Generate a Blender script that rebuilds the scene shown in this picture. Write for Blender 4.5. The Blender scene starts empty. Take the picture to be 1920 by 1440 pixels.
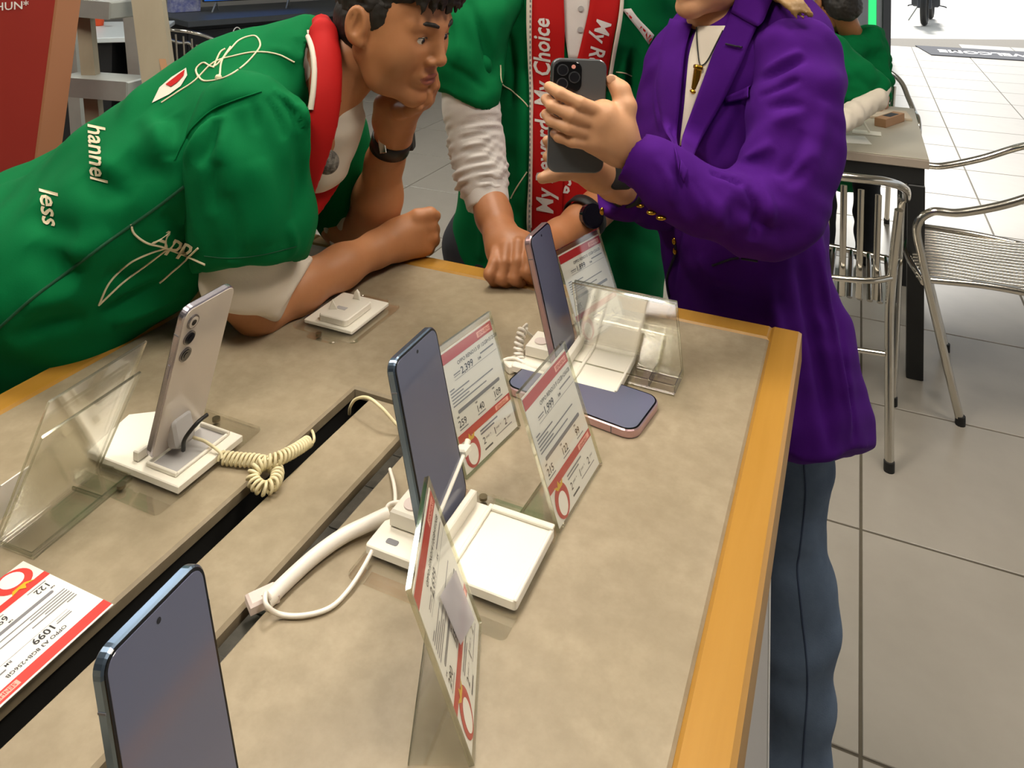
import bpy, bmesh, math, random
import numpy as np
from mathutils import Vector, Matrix
from mathutils.bvhtree import BVHTree

# ------------------------------------------------------------------ camera
F_PX, CX, CY, CAM_H, ROLL = 1481.0, 960.0, -130.0, 1.51, 0.0095
SC = bpy.context.scene
COL = SC.collection
cam_data = bpy.data.cameras.new('camera')
cam_data.sensor_fit = 'HORIZONTAL'
cam_data.sensor_width = 36.0
cam_data.lens = 36.0 * F_PX / 1920.0
cam_data.shift_x = 0.0
cam_data.shift_y = -(720.0 - CY) / 1920.0          # the photo is the lower crop of a taller, level frame
cam_data.clip_start = 0.02
cam_data.clip_end = 200
cam = bpy.data.objects.new('camera', cam_data)
COL.objects.link(cam)
cam.matrix_world = Matrix.Translation((0, 0, CAM_H)) @ Matrix.Rotation(math.radians(90), 4, 'X') @ Matrix.Rotation(ROLL, 4, 'Z')
SC.camera = cam

# ------------------------------------------------------------------ world, sun, lights, exposure
world = bpy.data.worlds.new('daylight'); SC.world = world
world.use_nodes = True
wn = world.node_tree.nodes
wn['Background'].inputs['Color'].default_value = (0.86, 0.93, 1.0, 1)
wn['Background'].inputs['Strength'].default_value = 0.75

def add_sun(name, direction, strength, angle, color):
    l = bpy.data.lights.new(name, 'SUN'); l.energy = strength; l.angle = math.radians(angle); l.color = color
    o = bpy.data.objects.new(name, l); COL.objects.link(o)
    o.rotation_euler = Vector(direction).to_track_quat('-Z', 'Y').to_euler()
    return o
add_sun('sun', (-0.40, -0.914, -0.75), 6.5, 9.0, (1.0, 0.97, 0.92))

def add_area(name, loc, size, power, color, target=None):
    l = bpy.data.lights.new(name, 'AREA'); l.shape = 'RECTANGLE'; l.size, l.size_y = size
    l.energy = power; l.color = color
    o = bpy.data.objects.new(name, l); COL.objects.link(o); o.location = loc
    if target is not None:
        o.rotation_euler = (Vector(target) - Vector(loc)).to_track_quat('-Z', 'Y').to_euler()
    return o
CEIL = 3.1
PANELS = [(-0.9, 0.3, 26), (0.7, 0.2, 20), (-0.2, 1.7, 30), (1.5, 1.6, 18), (-2.4, 1.6, 18), (-2.6, 4.4, 22), (0.4, 4.6, 22), (-5.0, 3.0, 16), (-4.4, 6.6, 20)]
for (lx, ly, lw) in PANELS:
    add_area('ceiling_panel_light', (lx, ly, CEIL - 0.06), (0.58, 0.58), lw * 0.76, (1.0, 0.93, 0.82) if ly < 3 else (0.84, 0.95, 1.0))

VS = SC.view_settings
VS.view_transform = 'Standard'; VS.look = 'None'; VS.gamma = 1.0; VS.use_curve_mapping = False
VS.exposure = 0.12
try: SC.cycles.transparent_max_bounces = 32
except Exception: pass

# ------------------------------------------------------------------ projection helpers (photo pixel -> place)
_c, _s = math.cos(ROLL), math.sin(ROLL)
def W(px, py, d):
    """world point seen at photo pixel (px,py) at depth d in front of the camera"""
    x, y = px - CX, py - CY
    xr, yr = x * _c + y * _s, -x * _s + y * _c
    return Vector((xr / F_PX * d, d, CAM_H - yr / F_PX * d))
def Gd(px, py, z):
    x, y = px - CX, py - CY
    return F_PX * (CAM_H - z) / (-x * _s + y * _c)
def G(px, py, z=0.95):
    return W(px, py, Gd(px, py, z))
PHI = math.atan(656 / 1481.0)
TZ = 0.95
_b = G(1503.6, 622, TZ)
B0 = Vector((_b.x, _b.y, 0))
EU = Vector((math.cos(PHI), -math.sin(PHI), 0))       # across the table, to the right
ED = Vector((math.sin(PHI), math.cos(PHI), 0))        # along the table, away
TROT = -PHI
def T(a, b, z=0.0):
    """table-aligned coordinates: a across (0 at right edge), b along (0 at far edge)"""
    return B0 + EU * a + ED * b + Vector((0, 0, z))
def AB(p):
    r = Vector((p[0], p[1], 0)) - B0
    return (r.dot(EU), r.dot(ED))

# ------------------------------------------------------------------ materials
def lin(c):
    if isinstance(c, str):
        c = tuple(int(c[i:i + 2], 16) / 255 for i in (1, 3, 5))
    return tuple(v / 12.92 if v <= 0.04045 else ((v + 0.055) / 1.055) ** 2.4 for v in c[:3]) + (1.0,)
MATS = {}
def mat(name, col, rough=0.5, metal=0.0, var=None, bump=None, coat=0.0, emit=0.0, spec=0.5, sheen=0.0, sss=0.0, aniso=None, wave=None):
    m = bpy.data.materials.new(name); m.use_nodes = True
    nt = m.node_tree; n = nt.nodes; b = n['Principled BSDF']
    b.inputs['Base Color'].default_value = lin(col)
    b.inputs['Roughness'].default_value = rough
    b.inputs['Metallic'].default_value = metal
    b.inputs['Specular IOR Level'].default_value = spec
    b.inputs['Coat Weight'].default_value = coat
    b.inputs['Coat Roughness'].default_value = 0.05
    if sheen: b.inputs['Sheen Weight'].default_value = sheen
    if sss:
        b.inputs['Subsurface Weight'].default_value = sss
        b.inputs['Subsurface Radius'].default_value = (0.010, 0.004, 0.002)
        b.inputs['Subsurface Scale'].default_value = 1.0
    if emit:
        b.inputs['Emission Color'].default_value = lin(col); b.inputs['Emission Strength'].default_value = emit
    tc = n.new('ShaderNodeTexCoord')
    if var:
        # var = [(scale, amount, dark colour), ...] layered noise tinting
        cur = None
        for (scale, amt, c2, *rest) in var:
            nz = n.new('ShaderNodeTexNoise'); nz.inputs['Scale'].default_value = scale
            nz.inputs['Detail'].default_value = 5; nz.inputs['Roughness'].default_value = 0.62
            if rest:
                mp = n.new('ShaderNodeMapping'); mp.inputs['Scale'].default_value = rest[0]
                nt.links.new(tc.outputs['Object'], mp.inputs['Vector']); nt.links.new(mp.outputs['Vector'], nz.inputs['Vector'])
            else:
                nt.links.new(tc.outputs['Object'], nz.inputs['Vector'])
            mr = n.new('ShaderNodeMapRange'); mr.inputs['From Min'].default_value = 0.35; mr.inputs['From Max'].default_value = 0.65
            mr.inputs['To Min'].default_value = 0.0; mr.inputs['To Max'].default_value = amt
            nt.links.new(nz.outputs['Fac'], mr.inputs['Value'])
            mx = n.new('ShaderNodeMix'); mx.data_type = 'RGBA'
            mx.inputs['A'].default_value = lin(col); mx.inputs['B'].default_value = lin(c2)
            if cur is not None: nt.links.new(cur, mx.inputs['A'])
            nt.links.new(mr.outputs['Result'], mx.inputs['Factor'])
            cur = mx.outputs['Result']
        nt.links.new(cur, b.inputs['Base Color'])
    if bump:
        scale, strength, *rest = bump
        nz = n.new('ShaderNodeTexNoise'); nz.inputs['Scale'].default_value = scale; nz.inputs['Detail'].default_value = 4
        if rest:
            mp = n.new('ShaderNodeMapping'); mp.inputs['Scale'].default_value = rest[0]
            nt.links.new(tc.outputs['Object'], mp.inputs['Vector']); nt.links.new(mp.outputs['Vector'], nz.inputs['Vector'])
        else:
            nt.links.new(tc.outputs['Object'], nz.inputs['Vector'])
        bp = n.new('ShaderNodeBump'); bp.inputs['Strength'].default_value = strength; bp.inputs['Distance'].default_value = 0.002
        nt.links.new(nz.outputs['Fac'], bp.inputs['Height']); nt.links.new(bp.outputs['Normal'], b.inputs['Normal'])
    MATS[name] = m
    return m
def clear_mat(name, tint, gloss=0.12, edge=0.55):
    """clear acrylic sheet: see-through with fresnel reflections"""
    m = bpy.data.materials.new(name); m.use_nodes = True
    nt = m.node_tree; n = nt.nodes
    for x in list(n): n.remove(x)
    out = n.new('ShaderNodeOutputMaterial'); tr = n.new('ShaderNodeBsdfTransparent'); gl = n.new('ShaderNodeBsdfGlossy')
    mx = n.new('ShaderNodeMixShader'); fr = n.new('ShaderNodeFresnel')
    tr.inputs['Color'].default_value = lin(tint); gl.inputs['Roughness'].default_value = 0.06
    gl.inputs['Color'].default_value = (1, 1, 1, 1)
    fr.inputs['IOR'].default_value = 1.45
    mr = n.new('ShaderNodeMapRange'); mr.inputs['To Min'].default_value = gloss * 0.25; mr.inputs['To Max'].default_value = edge
    nt.links.new(fr.outputs['Fac'], mr.inputs['Value']); nt.links.new(mr.outputs['Result'], mx.inputs['Fac'])
    nt.links.new(tr.outputs['BSDF'], mx.inputs[1]); nt.links.new(gl.outputs['BSDF'], mx.inputs[2])
    nt.links.new(mx.outputs['Shader'], out.inputs['Surface'])
    MATS[name] = m
    return m

mat('table_stone', '#988a74', 0.42, var=[(3.5, 0.8, '#87795f'), (14, 0.6, '#a99b83'), (55, 0.5, '#7f715a')], bump=(45, 0.10))
mat('table_edge', '#a08a74', 0.55, var=[(20, 0.4, '#8d7763')])
mat('wood_trim', '#a87a2c', 0.38, var=[(9, 0.6, '#966a22', (1, 0.06, 1)), (40, 0.35, '#b88b40', (1, 0.05, 1))])
mat('panel_grey', '#b9b6b4', 0.5, var=[(4, 0.2, '#aaa7a6')])
mat('panel_light', '#dad8d4', 0.45, var=[(4, 0.1, '#cfcdc9')])
mat('channel_black', '#1d1c1a', 0.45, var=[(30, 0.3, '#2a2826')])
mat('channel_track', '#55524b', 0.35, 0.6, var=[(60, 0.6, '#2a2926')])
mat('floor_tile', '#a49d92', 0.28, var=[(1.6, 0.5, '#979085'), (7, 0.3, '#b0a99e')], bump=(30, 0.03), spec=0.45)
mat('floor_grout', '#5d5546', 0.8, var=[(30, 0.4, '#4d463a')])
mat('plaster', '#a9a6a1', 0.8, var=[(2, 0.2, '#9f9c97')])
mat('ceiling_white', '#c2c0bc', 0.85, var=[(2, 0.1, '#b8b6b2')])
mat('pavement', '#d8d4cb', 0.75, var=[(2, 0.3, '#c8c4bb')])
mat('lamp_glow', '#fff4e2', 0.5, emit=9.0, var=[(5, 0.02, '#fff0da')])
mat('white_plastic', '#ece6d8', 0.38, var=[(12, 0.12, '#e0dacb')])
mat('white_plastic_pink', '#d9c9c2', 0.4, var=[(12, 0.12, '#cfbdb6')])
mat('cord_cream', '#e2d6ae', 0.4, var=[(30, 0.3, '#d2c493')])
mat('cable_white', '#eee6da', 0.35, var=[(20, 0.1, '#e4dac9')])
mat('paper', '#e4e1da', 0.7, var=[(14, 0.1, '#dad7d0')])
mat('print_red', '#b4231f', 0.55, var=[(20, 0.1, '#a81f1c')])
mat('print_red_bright', '#d8362f', 0.55, var=[(20, 0.1, '#cc302a')])
mat('print_pink', '#f2a99a', 0.6, var=[(20, 0.1, '#eb9f90')])
mat('print_grey', '#77767a', 0.6, var=[(20, 0.1, '#6d6c70')])
mat('print_black', '#2e2d30', 0.6, var=[(20, 0.1, '#272629')])
mat('print_yellow', '#d5a818', 0.6, var=[(20, 0.2, '#b98d12')])
mat('print_white', '#efeae4', 0.6, var=[(20, 0.05, '#e6e1db')])
clear_mat('acrylic', '#fdfdfb', 0.10, 0.42)
clear_mat('acrylic_thin', '#fdfdfb', 0.03, 0.16)
clear_mat('acrylic_edge', '#f2f3e8', 0.6, 0.8)
mat('screw', '#7d735c', 0.35, 0.9, var=[(80, 0.3, '#5d5544')])
mat('frame_blue', '#7f93aa', 0.25, 0.9, var=[(6, 0.15, '#71869e')])
mat('frame_pink', '#c9a9ad', 0.28, 0.85, var=[(6, 0.15, '#bb9a9f')])
mat('frame_silver', '#b9b4bd', 0.25, 0.9, var=[(6, 0.15, '#aaa5af')])
mat('frame_graphite', '#6d7075', 0.3, 0.8, var=[(6, 0.15, '#616469')])
mat('screen', '#62657a', 0.12, spec=0.6, coat=0.5, var=[(5, 0.2, '#696879')])  # dark display; reflections put into the colour as a lighter bluish grey
mat('screen_bezel', '#0b0b0d', 0.15, var=[(5, 0.1, '#0e0e10')])
mat('back_pearl', '#d0c6bb', 0.22, 0.15, coat=0.4, var=[(7, 0.3, '#c3b9b0')])
mat('back_graphite', '#5c5e60', 0.38, 0.25, var=[(7, 0.2, '#545658')])
mat('lens_dark', '#14141a', 0.1, coat=0.5, var=[(40, 0.2, '#1c1c24')])
mat('lens_ring', '#8d8a8e', 0.25, 0.9, var=[(40, 0.2, '#7c797d')])
mat('rubber_black', '#121212', 0.6, var=[(40, 0.2, '#1a1a1a')])
mat('aluminium', '#cfcac0', 0.16, 1.0, var=[(8, 0.2, '#bdb8ad')])
mat('aluminium_dull', '#a3a6a1', 0.42, 0.35, var=[(14, 0.4, '#8f928d')])

# ------------------------------------------------------------------ mesh and scene helpers
def M2(a): return np.asarray(a, dtype=np.float64)
class MB:
    """collects shapes for ONE mesh"""
    def __init__(self): self.v = []; self.f = []; self.m = []; self.smooth = []
    def add(self, verts, faces, mi=0, smooth=False, M=None):
        o = len(self.v)
        if M is not None: verts = [M @ Vector(p) for p in verts]
        self.v.extend([tuple(p) for p in verts])
        self.f.extend([tuple(i + o for i in fc) for fc in faces])
        self.m.extend([mi] * len(faces)); self.smooth.extend([smooth] * len(faces))
        return self
    def box(self, lo, hi, mi=0, M=None):
        x0, y0, z0 = lo; x1, y1, z1 = hi
        v = [(x0, y0, z0), (x1, y0, z0), (x1, y1, z0), (x0, y1, z0), (x0, y0, z1), (x1, y0, z1), (x1, y1, z1), (x0, y1, z1)]
        f = [(0, 3, 2, 1), (4, 5, 6, 7), (0, 1, 5, 4), (1, 2, 6, 5), (2, 3, 7, 6), (3, 0, 4, 7)]
        return self.add(v, f, mi, False, M)
    def bbox(self, lo, hi, bev=0.002, mi=0, M=None):
        """box with chamfered edges"""
        b = min(bev, *( (hi[i] - lo[i]) * 0.45 for i in range(3)))
        out = rect_outline(lo[0], lo[1], hi[0], hi[1])
        return self.prism(out, lo[2], hi[2], b, mi, M)
    def prism(self, outline, z0, z1, bev=0.0, mi=0, M=None, smooth=False):
        """extrude a 2D outline (CCW) along z, with chamfered rims"""
        n = len(outline)
        if bev > 0:
            inn = inset(outline, bev)
            rings = [(inn, z0), (outline, z0 + bev), (outline, z1 - bev), (inn, z1)]
        else:
            rings = [(outline, z0), (outline, z1)]
        v = []; f = []
        for (ol, z) in rings: v += [(p[0], p[1], z) for p in ol]
        for r in range(len(rings) - 1):
            for i in range(n):
                j = (i + 1) % n
                f.append((r * n + i, r * n + j, (r + 1) * n + j, (r + 1) * n + i))
        f.append(tuple(reversed(range(n)))); f.append(tuple(range((len(rings) - 1) * n, len(rings) * n)))
        return self.add(v, f, mi, smooth, M)
    def tube(self, pts, r, seg=10, mi=0, M=None, closed=False, flat=None, cap=True):
        pts = [Vector(p) for p in pts]; n = len(pts)
        rs = r if isinstance(r, (list, tuple)) else [r] * n
        v = []; f = []
        tang = []
        for i in range(n):
            a = pts[(i - 1) % n] if (closed or i > 0) else pts[0]
            b = pts[(i + 1) % n] if (closed or i < n - 1) else pts[-1]
            t = (b - a); tang.append(t.normalized() if t.length > 1e-9 else Vector((0, 0, 1)))
        up = Vector((0, 0, 1)) if abs(tang[0].z) < 0.9 else Vector((1, 0, 0))
        nrm = tang[0].cross(up).normalized()
        for i in range(n):
            t = tang[i]
            nrm = (nrm - t * nrm.dot(t)); nrm = nrm.normalized() if nrm.length > 1e-9 else t.orthogonal().normalized()
            bi = t.cross(nrm)
            for k in range(seg):
                a = 2 * math.pi * k / seg
                q = nrm * math.cos(a) + bi * (math.sin(a) * (flat or 1.0))
                v.append(pts[i] + q * rs[i])
        m = n if closed else n - 1
        for i in range(m):
            i2 = (i + 1) % n
            for k in range(seg):
                k2 = (k + 1) % seg
                f.append((i * seg + k, i * seg + k2, i2 * seg + k2, i2 * seg + k))
        self.add(v, f, mi, True, M)
        if not closed and cap:
            self.add(v[:seg], [tuple(reversed(range(seg)))], mi, False, M)
            self.add(v[-seg:], [tuple(range(seg))], mi, False, M)
        return self
    def cyl(self, a, b, r, seg=16, mi=0, M=None, r2=None):
        return self.tube([a, b], [r, r if r2 is None else r2], seg, mi, M)
    def sphere(self, c, r, nu=14, nv=9, mi=0, M=None):
        r = r if isinstance(r, (tuple, list)) else (r, r, r)
        v = []; f = []
        for j in range(nv + 1):
            t = math.pi * j / nv
            for i in range(nu):
                p = 2 * math.pi * i / nu
                v.append((c[0] + r[0] * math.sin(t) * math.cos(p), c[1] + r[1] * math.sin(t) * math.sin(p), c[2] + r[2] * math.cos(t)))
        for j in range(nv):
            for i in range(nu):
                i2 = (i + 1) % nu
                f.append((j * nu + i, (j + 1) * nu + i, (j + 1) * nu + i2, j * nu + i2))
        return self.add(v, f, mi, True, M)
    def disc(self, c, r, seg=20, mi=0, M=None, ry=None, rot=0.0):
        v = []
        for k in range(seg):
            a = 2 * math.pi * k / seg; x, y = r * math.cos(a), (ry or r) * math.sin(a)
            v.append((c[0] + x * math.cos(rot) - y * math.sin(rot), c[1] + x * math.sin(rot) + y * math.cos(rot), c[2]))
        return self.add(v, [tuple(range(seg))], mi, False, M)
    def mesh(self, name, mats):
        me = bpy.data.meshes.new(name)
        me.from_pydata([tuple(p) for p in self.v], [], self.f)
        for m in mats: me.materials.append(MATS[m] if isinstance(m, str) else m)
        me.polygons.foreach_set('material_index', self.m)
        me.polygons.foreach_set('use_smooth', self.smooth)
        me.update()
        return me
def rect_outline(x0, y0, x1, y1): return [(x0, y0), (x1, y0), (x1, y1), (x0, y1)]
def roundrect(w, h, r, n=6, cx=0.0, cy=0.0):
    out = []
    for (sx, sy, a0) in ((1, 1, 0), (-1, 1, 90), (-1, -1, 180), (1, -1, 270)):
        for k in range(n + 1):
            a = math.radians(a0 + 90 * k / n)
            out.append((cx + sx * (w / 2 - r) + r * math.cos(a), cy + sy * (h / 2 - r) + r * math.sin(a)))
    return out
def inset(ol, b):
    n = len(ol); res = []
    for i in range(n):
        p0, p1, p2 = ol[i - 1], ol[i], ol[(i + 1) % n]
        e1 = (p1[0] - p0[0], p1[1] - p0[1]); e2 = (p2[0] - p1[0], p2[1] - p1[1])
        l1 = math.hypot(*e1) or 1e-9; l2 = math.hypot(*e2) or 1e-9
        n1 = (-e1[1] / l1, e1[0] / l1); n2 = (-e2[1] / l2, e2[0] / l2)
        mx, my = n1[0] + n2[0], n1[1] + n2[1]; ml = math.hypot(mx, my) or 1e-9
        mx, my = mx / ml, my / ml
        k = b / max(0.35, mx * n1[0] + my * n1[1])
        res.append((p1[0] + mx * k, p1[1] + my * k))
    return res
XF = {}
def smooth_path(pts, n=8, closed=False):
    """Catmull-Rom through the points"""
    pts = [Vector(p) for p in pts]; out = []; N = len(pts)
    rng = N if closed else N - 1
    for i in range(rng):
        p0 = pts[(i - 1) % N] if (closed or i > 0) else pts[0] * 2 - pts[1]
        p1 = pts[i]; p2 = pts[(i + 1) % N]
        p3 = pts[(i + 2) % N] if (closed or i + 2 < N) else pts[-1] * 2 - pts[-2]
        for k in range(n):
            t = k / n
            out.append(0.5 * ((2 * p1) + (p2 - p0) * t + (2 * p0 - 5 * p1 + 4 * p2 - p3) * t * t + (3 * p1 - p0 - 3 * p2 + p3) * t ** 3))
    if not closed: out.append(pts[-1])
    return out
def mtx(loc=(0, 0, 0), rz=0.0, rx=0.0, ry=0.0):
    return Matrix.Translation(Vector(loc)) @ Matrix.Rotation(rz, 4, 'Z') @ Matrix.Rotation(ry, 4, 'Y') @ Matrix.Rotation(rx, 4, 'X')
def props(o, label=None, cat=None, group=None, kind=None):
    if label: o['label'] = label
    if cat: o['category'] = cat
    if group: o['group'] = group
    if kind: o['kind'] = kind
    return o
def empty(name, M=None, label=None, cat=None, group=None, kind=None):
    o = bpy.data.objects.new(name, None); COL.objects.link(o)
    o.empty_display_size = 0.05
    M = M or Matrix.Identity(4)
    o.matrix_world = M; XF[o] = M.copy()
    return props(o, label, cat, group, kind)
def link(name, me, parent=None, M=None, label=None, cat=None, group=None, kind=None):
    o = bpy.data.objects.new(name, me); COL.objects.link(o)
    if parent is not None: o.parent = parent
    if M is not None: o.matrix_local = M
    XF[o] = (XF[parent] if parent is not None else Matrix.Identity(4)) @ (M or Matrix.Identity(4))
    return props(o, label, cat, group, kind)
def part(name, mb, mats, parent=None, M=None, world=False, **kw):
    """mesh object from MB; with world=True the MB holds world coordinates"""
    if isinstance(mats, str): mats = [mats]
    if world and parent is not None:
        inv = XF[parent].inverted(); mb.v = [tuple(inv @ Vector(p)) for p in mb.v]
    return link(name, mb.mesh(name, mats), parent, M, **kw)
def base_at(p): return Matrix.Translation(Vector(p))
_txt = {}
def text2d(s, size, bold=0.0, shear=0.0, align='LEFT'):
    """flat lettering: vertices (x,y) and faces"""
    key = (s, size, bold, shear, align)
    if key in _txt: return _txt[key]
    cu = bpy.data.curves.new('lettering', 'FONT'); cu.body = s; cu.size = size; cu.resolution_u = 2
    cu.offset = bold * size; cu.shear = shear; cu.align_x = align; cu.fill_mode = 'FRONT'
    o = bpy.data.objects.new('lettering', cu); COL.objects.link(o)
    dg = bpy.context.evaluated_depsgraph_get(); me = bpy.data.meshes.new_from_object(o.evaluated_get(dg))
    v = [(p.co.x, p.co.y) for p in me.vertices]; f = [tuple(p.vertices) for p in me.polygons]
    bpy.data.objects.remove(o); bpy.data.curves.remove(cu); bpy.data.meshes.remove(me)
    _txt[key] = (v, f)
    return v, f
# ------------------------------------------------------------------ structure: floor, ceiling, walls
FU, FV, TW, TL = 0.083, -0.409, 0.610, 0.605          # tile grid in table-aligned axes (b = -v)
fl = empty('floor', mtx((0, 0, 0)), kind='structure')
mb = MB(); mb.box((-9, -5, -0.06), (14, 11.5, -0.004))
part('grout_bed', mb, 'floor_grout', fl)
tile_mb = MB(); g = 0.0036
tile_mb.bbox((g, g, -0.02), (TW - g, TL - g, 0.0), 0.0012)
tile_me = tile_mb.mesh('tile', ['floor_tile'])
tiles = []
for i in range(-13, 9):
    for j in range(-8, 20):
        p = T(FU + TW * i, 0.409 + TL * j)
        c = T(FU + TW * (i + 0.5), 0.409 + TL * (j + 0.5))
        if not (-8.4 < c.x < 13 and -1.0 < c.y < 10.6): continue
        d = max(c.y, 0.3); sx = CX + F_PX * c.x / d; sy = CY + F_PX * CAM_H / d
        vis = c.y > 0.9 and -250 < sx < 2250 and sy < 1800
        tiles.append((0 if vis else 1, d, p))
tiles.sort(key=lambda t: (t[0], t[1]))
near = [t for t in tiles if t[0] == 0][:290]
for (_, _, p) in near:
    link('tile', tile_me, fl, mtx(p, TROT))
rest = MB()
for t in tiles:
    if t in near: continue
    rest.bbox((g, g, -0.02), (TW - g, TL - g, 0.0), 0.0012, M=mtx(t[2], TROT))
part('far_tiles', rest, 'floor_tile', fl, kind='stuff')

mb = MB(); mb.box((-40, 10.2, -0.12), (60, 60, -0.022))
part('pavement', mb, 'pavement', kind='structure')
mb = MB(); mb.box((-9, -5, CEIL), (7.5, 7.4, CEIL + 0.12)); mb.box((-9, 7.4, CEIL), (3.4, 10.5, CEIL + 0.12))  # unseen ceiling; right part cut short to let the sun onto the floor
cl = part('ceiling', mb, 'ceiling_white', kind='structure')
mb = MB(); mb.box((-9.1, -5, 0), (-9, 10.2, CEIL)); part('wall_left', mb, 'plaster', kind='structure')
mb = MB(); mb.box((-9, -5.1, 0), (14, -5, CEIL)); part('wall_back', mb, 'plaster', kind='structure')
mb = MB(); mb.box((-9, 10.3, 0), (4.4, 10.45, CEIL)); part('wall_front', mb, 'plaster', kind='structure')
for (lx, ly, _) in PANELS:
    mb = MB(); mb.bbox((lx - 0.31, ly - 0.31, CEIL - 0.03), (lx + 0.31, ly + 0.31, CEIL - 0.002), 0.004); q = part('light_panel', mb, 'panel_light', cl)
    mb = MB(); mb.bbox((lx - 0.29, ly - 0.29, CEIL - 0.035), (lx + 0.29, ly + 0.29, CEIL - 0.03), 0.001); part('diffuser', mb, 'lamp_glow', q)

# ------------------------------------------------------------------ display table
TAB = empty('display_table', Matrix.Translation(B0) @ Matrix.Rotation(TROT, 4, 'Z'),
            label='beige stone-top phone display table edged with golden wood trim', cat='table')
LEN = 1.55; WD = 0.867; TR = 0.040; TH = 0.045; zt = TZ
GEND = -0.375
mb = MB(); mb.prism([(-WD + TR, -LEN + TR), (-0.490, -LEN + TR), (-0.490, GEND), (-0.372, GEND), (-0.372, -LEN + TR), (-TR, -LEN + TR), (-TR, -TR), (-WD + TR, -TR)], zt - 0.015, zt, 0.0026)
part('table_top', mb, 'table_stone', TAB)
mb = MB(); mb.box((-WD + TR, -LEN + TR, zt - TH), (-0.4935, -TR, zt - 0.0152)); part('table_core', mb, 'channel_black', TAB)
mb = MB(); mb.box((-0.3685, -LEN + TR, zt - TH), (-TR, -TR, zt - 0.0152)); part('table_core', mb, 'channel_black', TAB)
mb = MB(); mb.bbox((-0.463, -LEN + TR, zt - 0.016), (-0.391, GEND - 0.006, zt - 0.0015), 0.003)
part('channel_cover', mb, 'table_stone', TAB)
mb = MB(); mb.box((-0.4934, -LEN + TR, zt - TH - 0.02), (-0.3686, GEND + 0.004, zt - 0.036)); mb.box((-0.458, -LEN + TR, zt - 0.0359), (-0.396, GEND - 0.010, zt - 0.0162))
part('channel', mb, 'channel_black', TAB)
mb = MB(); mb.box((-0.3885, -LEN + 0.05, zt - 0.030), (-0.3745, GEND - 0.03, zt - 0.010))
tk = part('led_track', mb, 'channel_track', TAB)
clip = MB(); clip.bbox((-0.006, -0.010, 0), (0.006, 0.010, 0.0012), 0.0005); clip_me = clip.mesh('track_clip', ['channel_track'])
rnd = random.Random(4)
for k in range(14):
    link('track_clip', clip_me, tk, mtx((-0.3815, GEND - 0.06 - 0.055 * k - rnd.random() * 0.02, zt - 0.010)))
def trim(name, lo, hi):
    mb = MB(); mb.bbox(lo, hi, 0.004); part(name, mb, 'wood_trim', TAB)
trim('edge_trim', (-TR, -LEN, zt - TH), (0, 0, zt + 0.001))
trim('edge_trim', (-WD, -LEN, zt - TH), (-WD + TR, 0, zt + 0.001))
trim('edge_trim', (-0.18, -TR, zt - TH), (-TR + 0.0005, -0.0005, zt + 0.0006))
trim('edge_trim', (-WD + TR - 0.0005, -TR, zt - TH), (-0.1806, -0.0005, zt + 0.001))
trim('edge_trim', (-WD + TR, -LEN, zt - TH), (-TR, -LEN + TR, zt + 0.001))
mb = MB(); mb.bbox((-WD + 0.03, -LEN + 0.05, 0.0), (-0.034, -0.235, zt - TH - 0.001), 0.003)
part('cabinet_body', mb, 'panel_grey', TAB)
mb = MB(); mb.bbox((-0.036, -LEN + 0.05, 0.0), (-0.018, -0.245, zt - TH - 0.001), 0.002)
part('side_panel', mb, 'panel_grey', TAB)
mb = MB(); mb.bbox((-0.037, -0.2445, 0.0), (-0.017, -0.228, zt - TH - 0.001), 0.001)
part('panel_edge_strip', mb, 'panel_light', TAB)
# ------------------------------------------------------------------ things on the display table
TM = Matrix.Translation(B0) @ Matrix.Rotation(TROT, 4, 'Z')
HP = math.pi / 2
def upright(a, b, z, facing, lean):
    """frame: x = width, -y = front, z = up the panel; facing is the table-frame heading of x"""
    return TM @ mtx((a, b, z), facing, -math.radians(lean))

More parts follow.
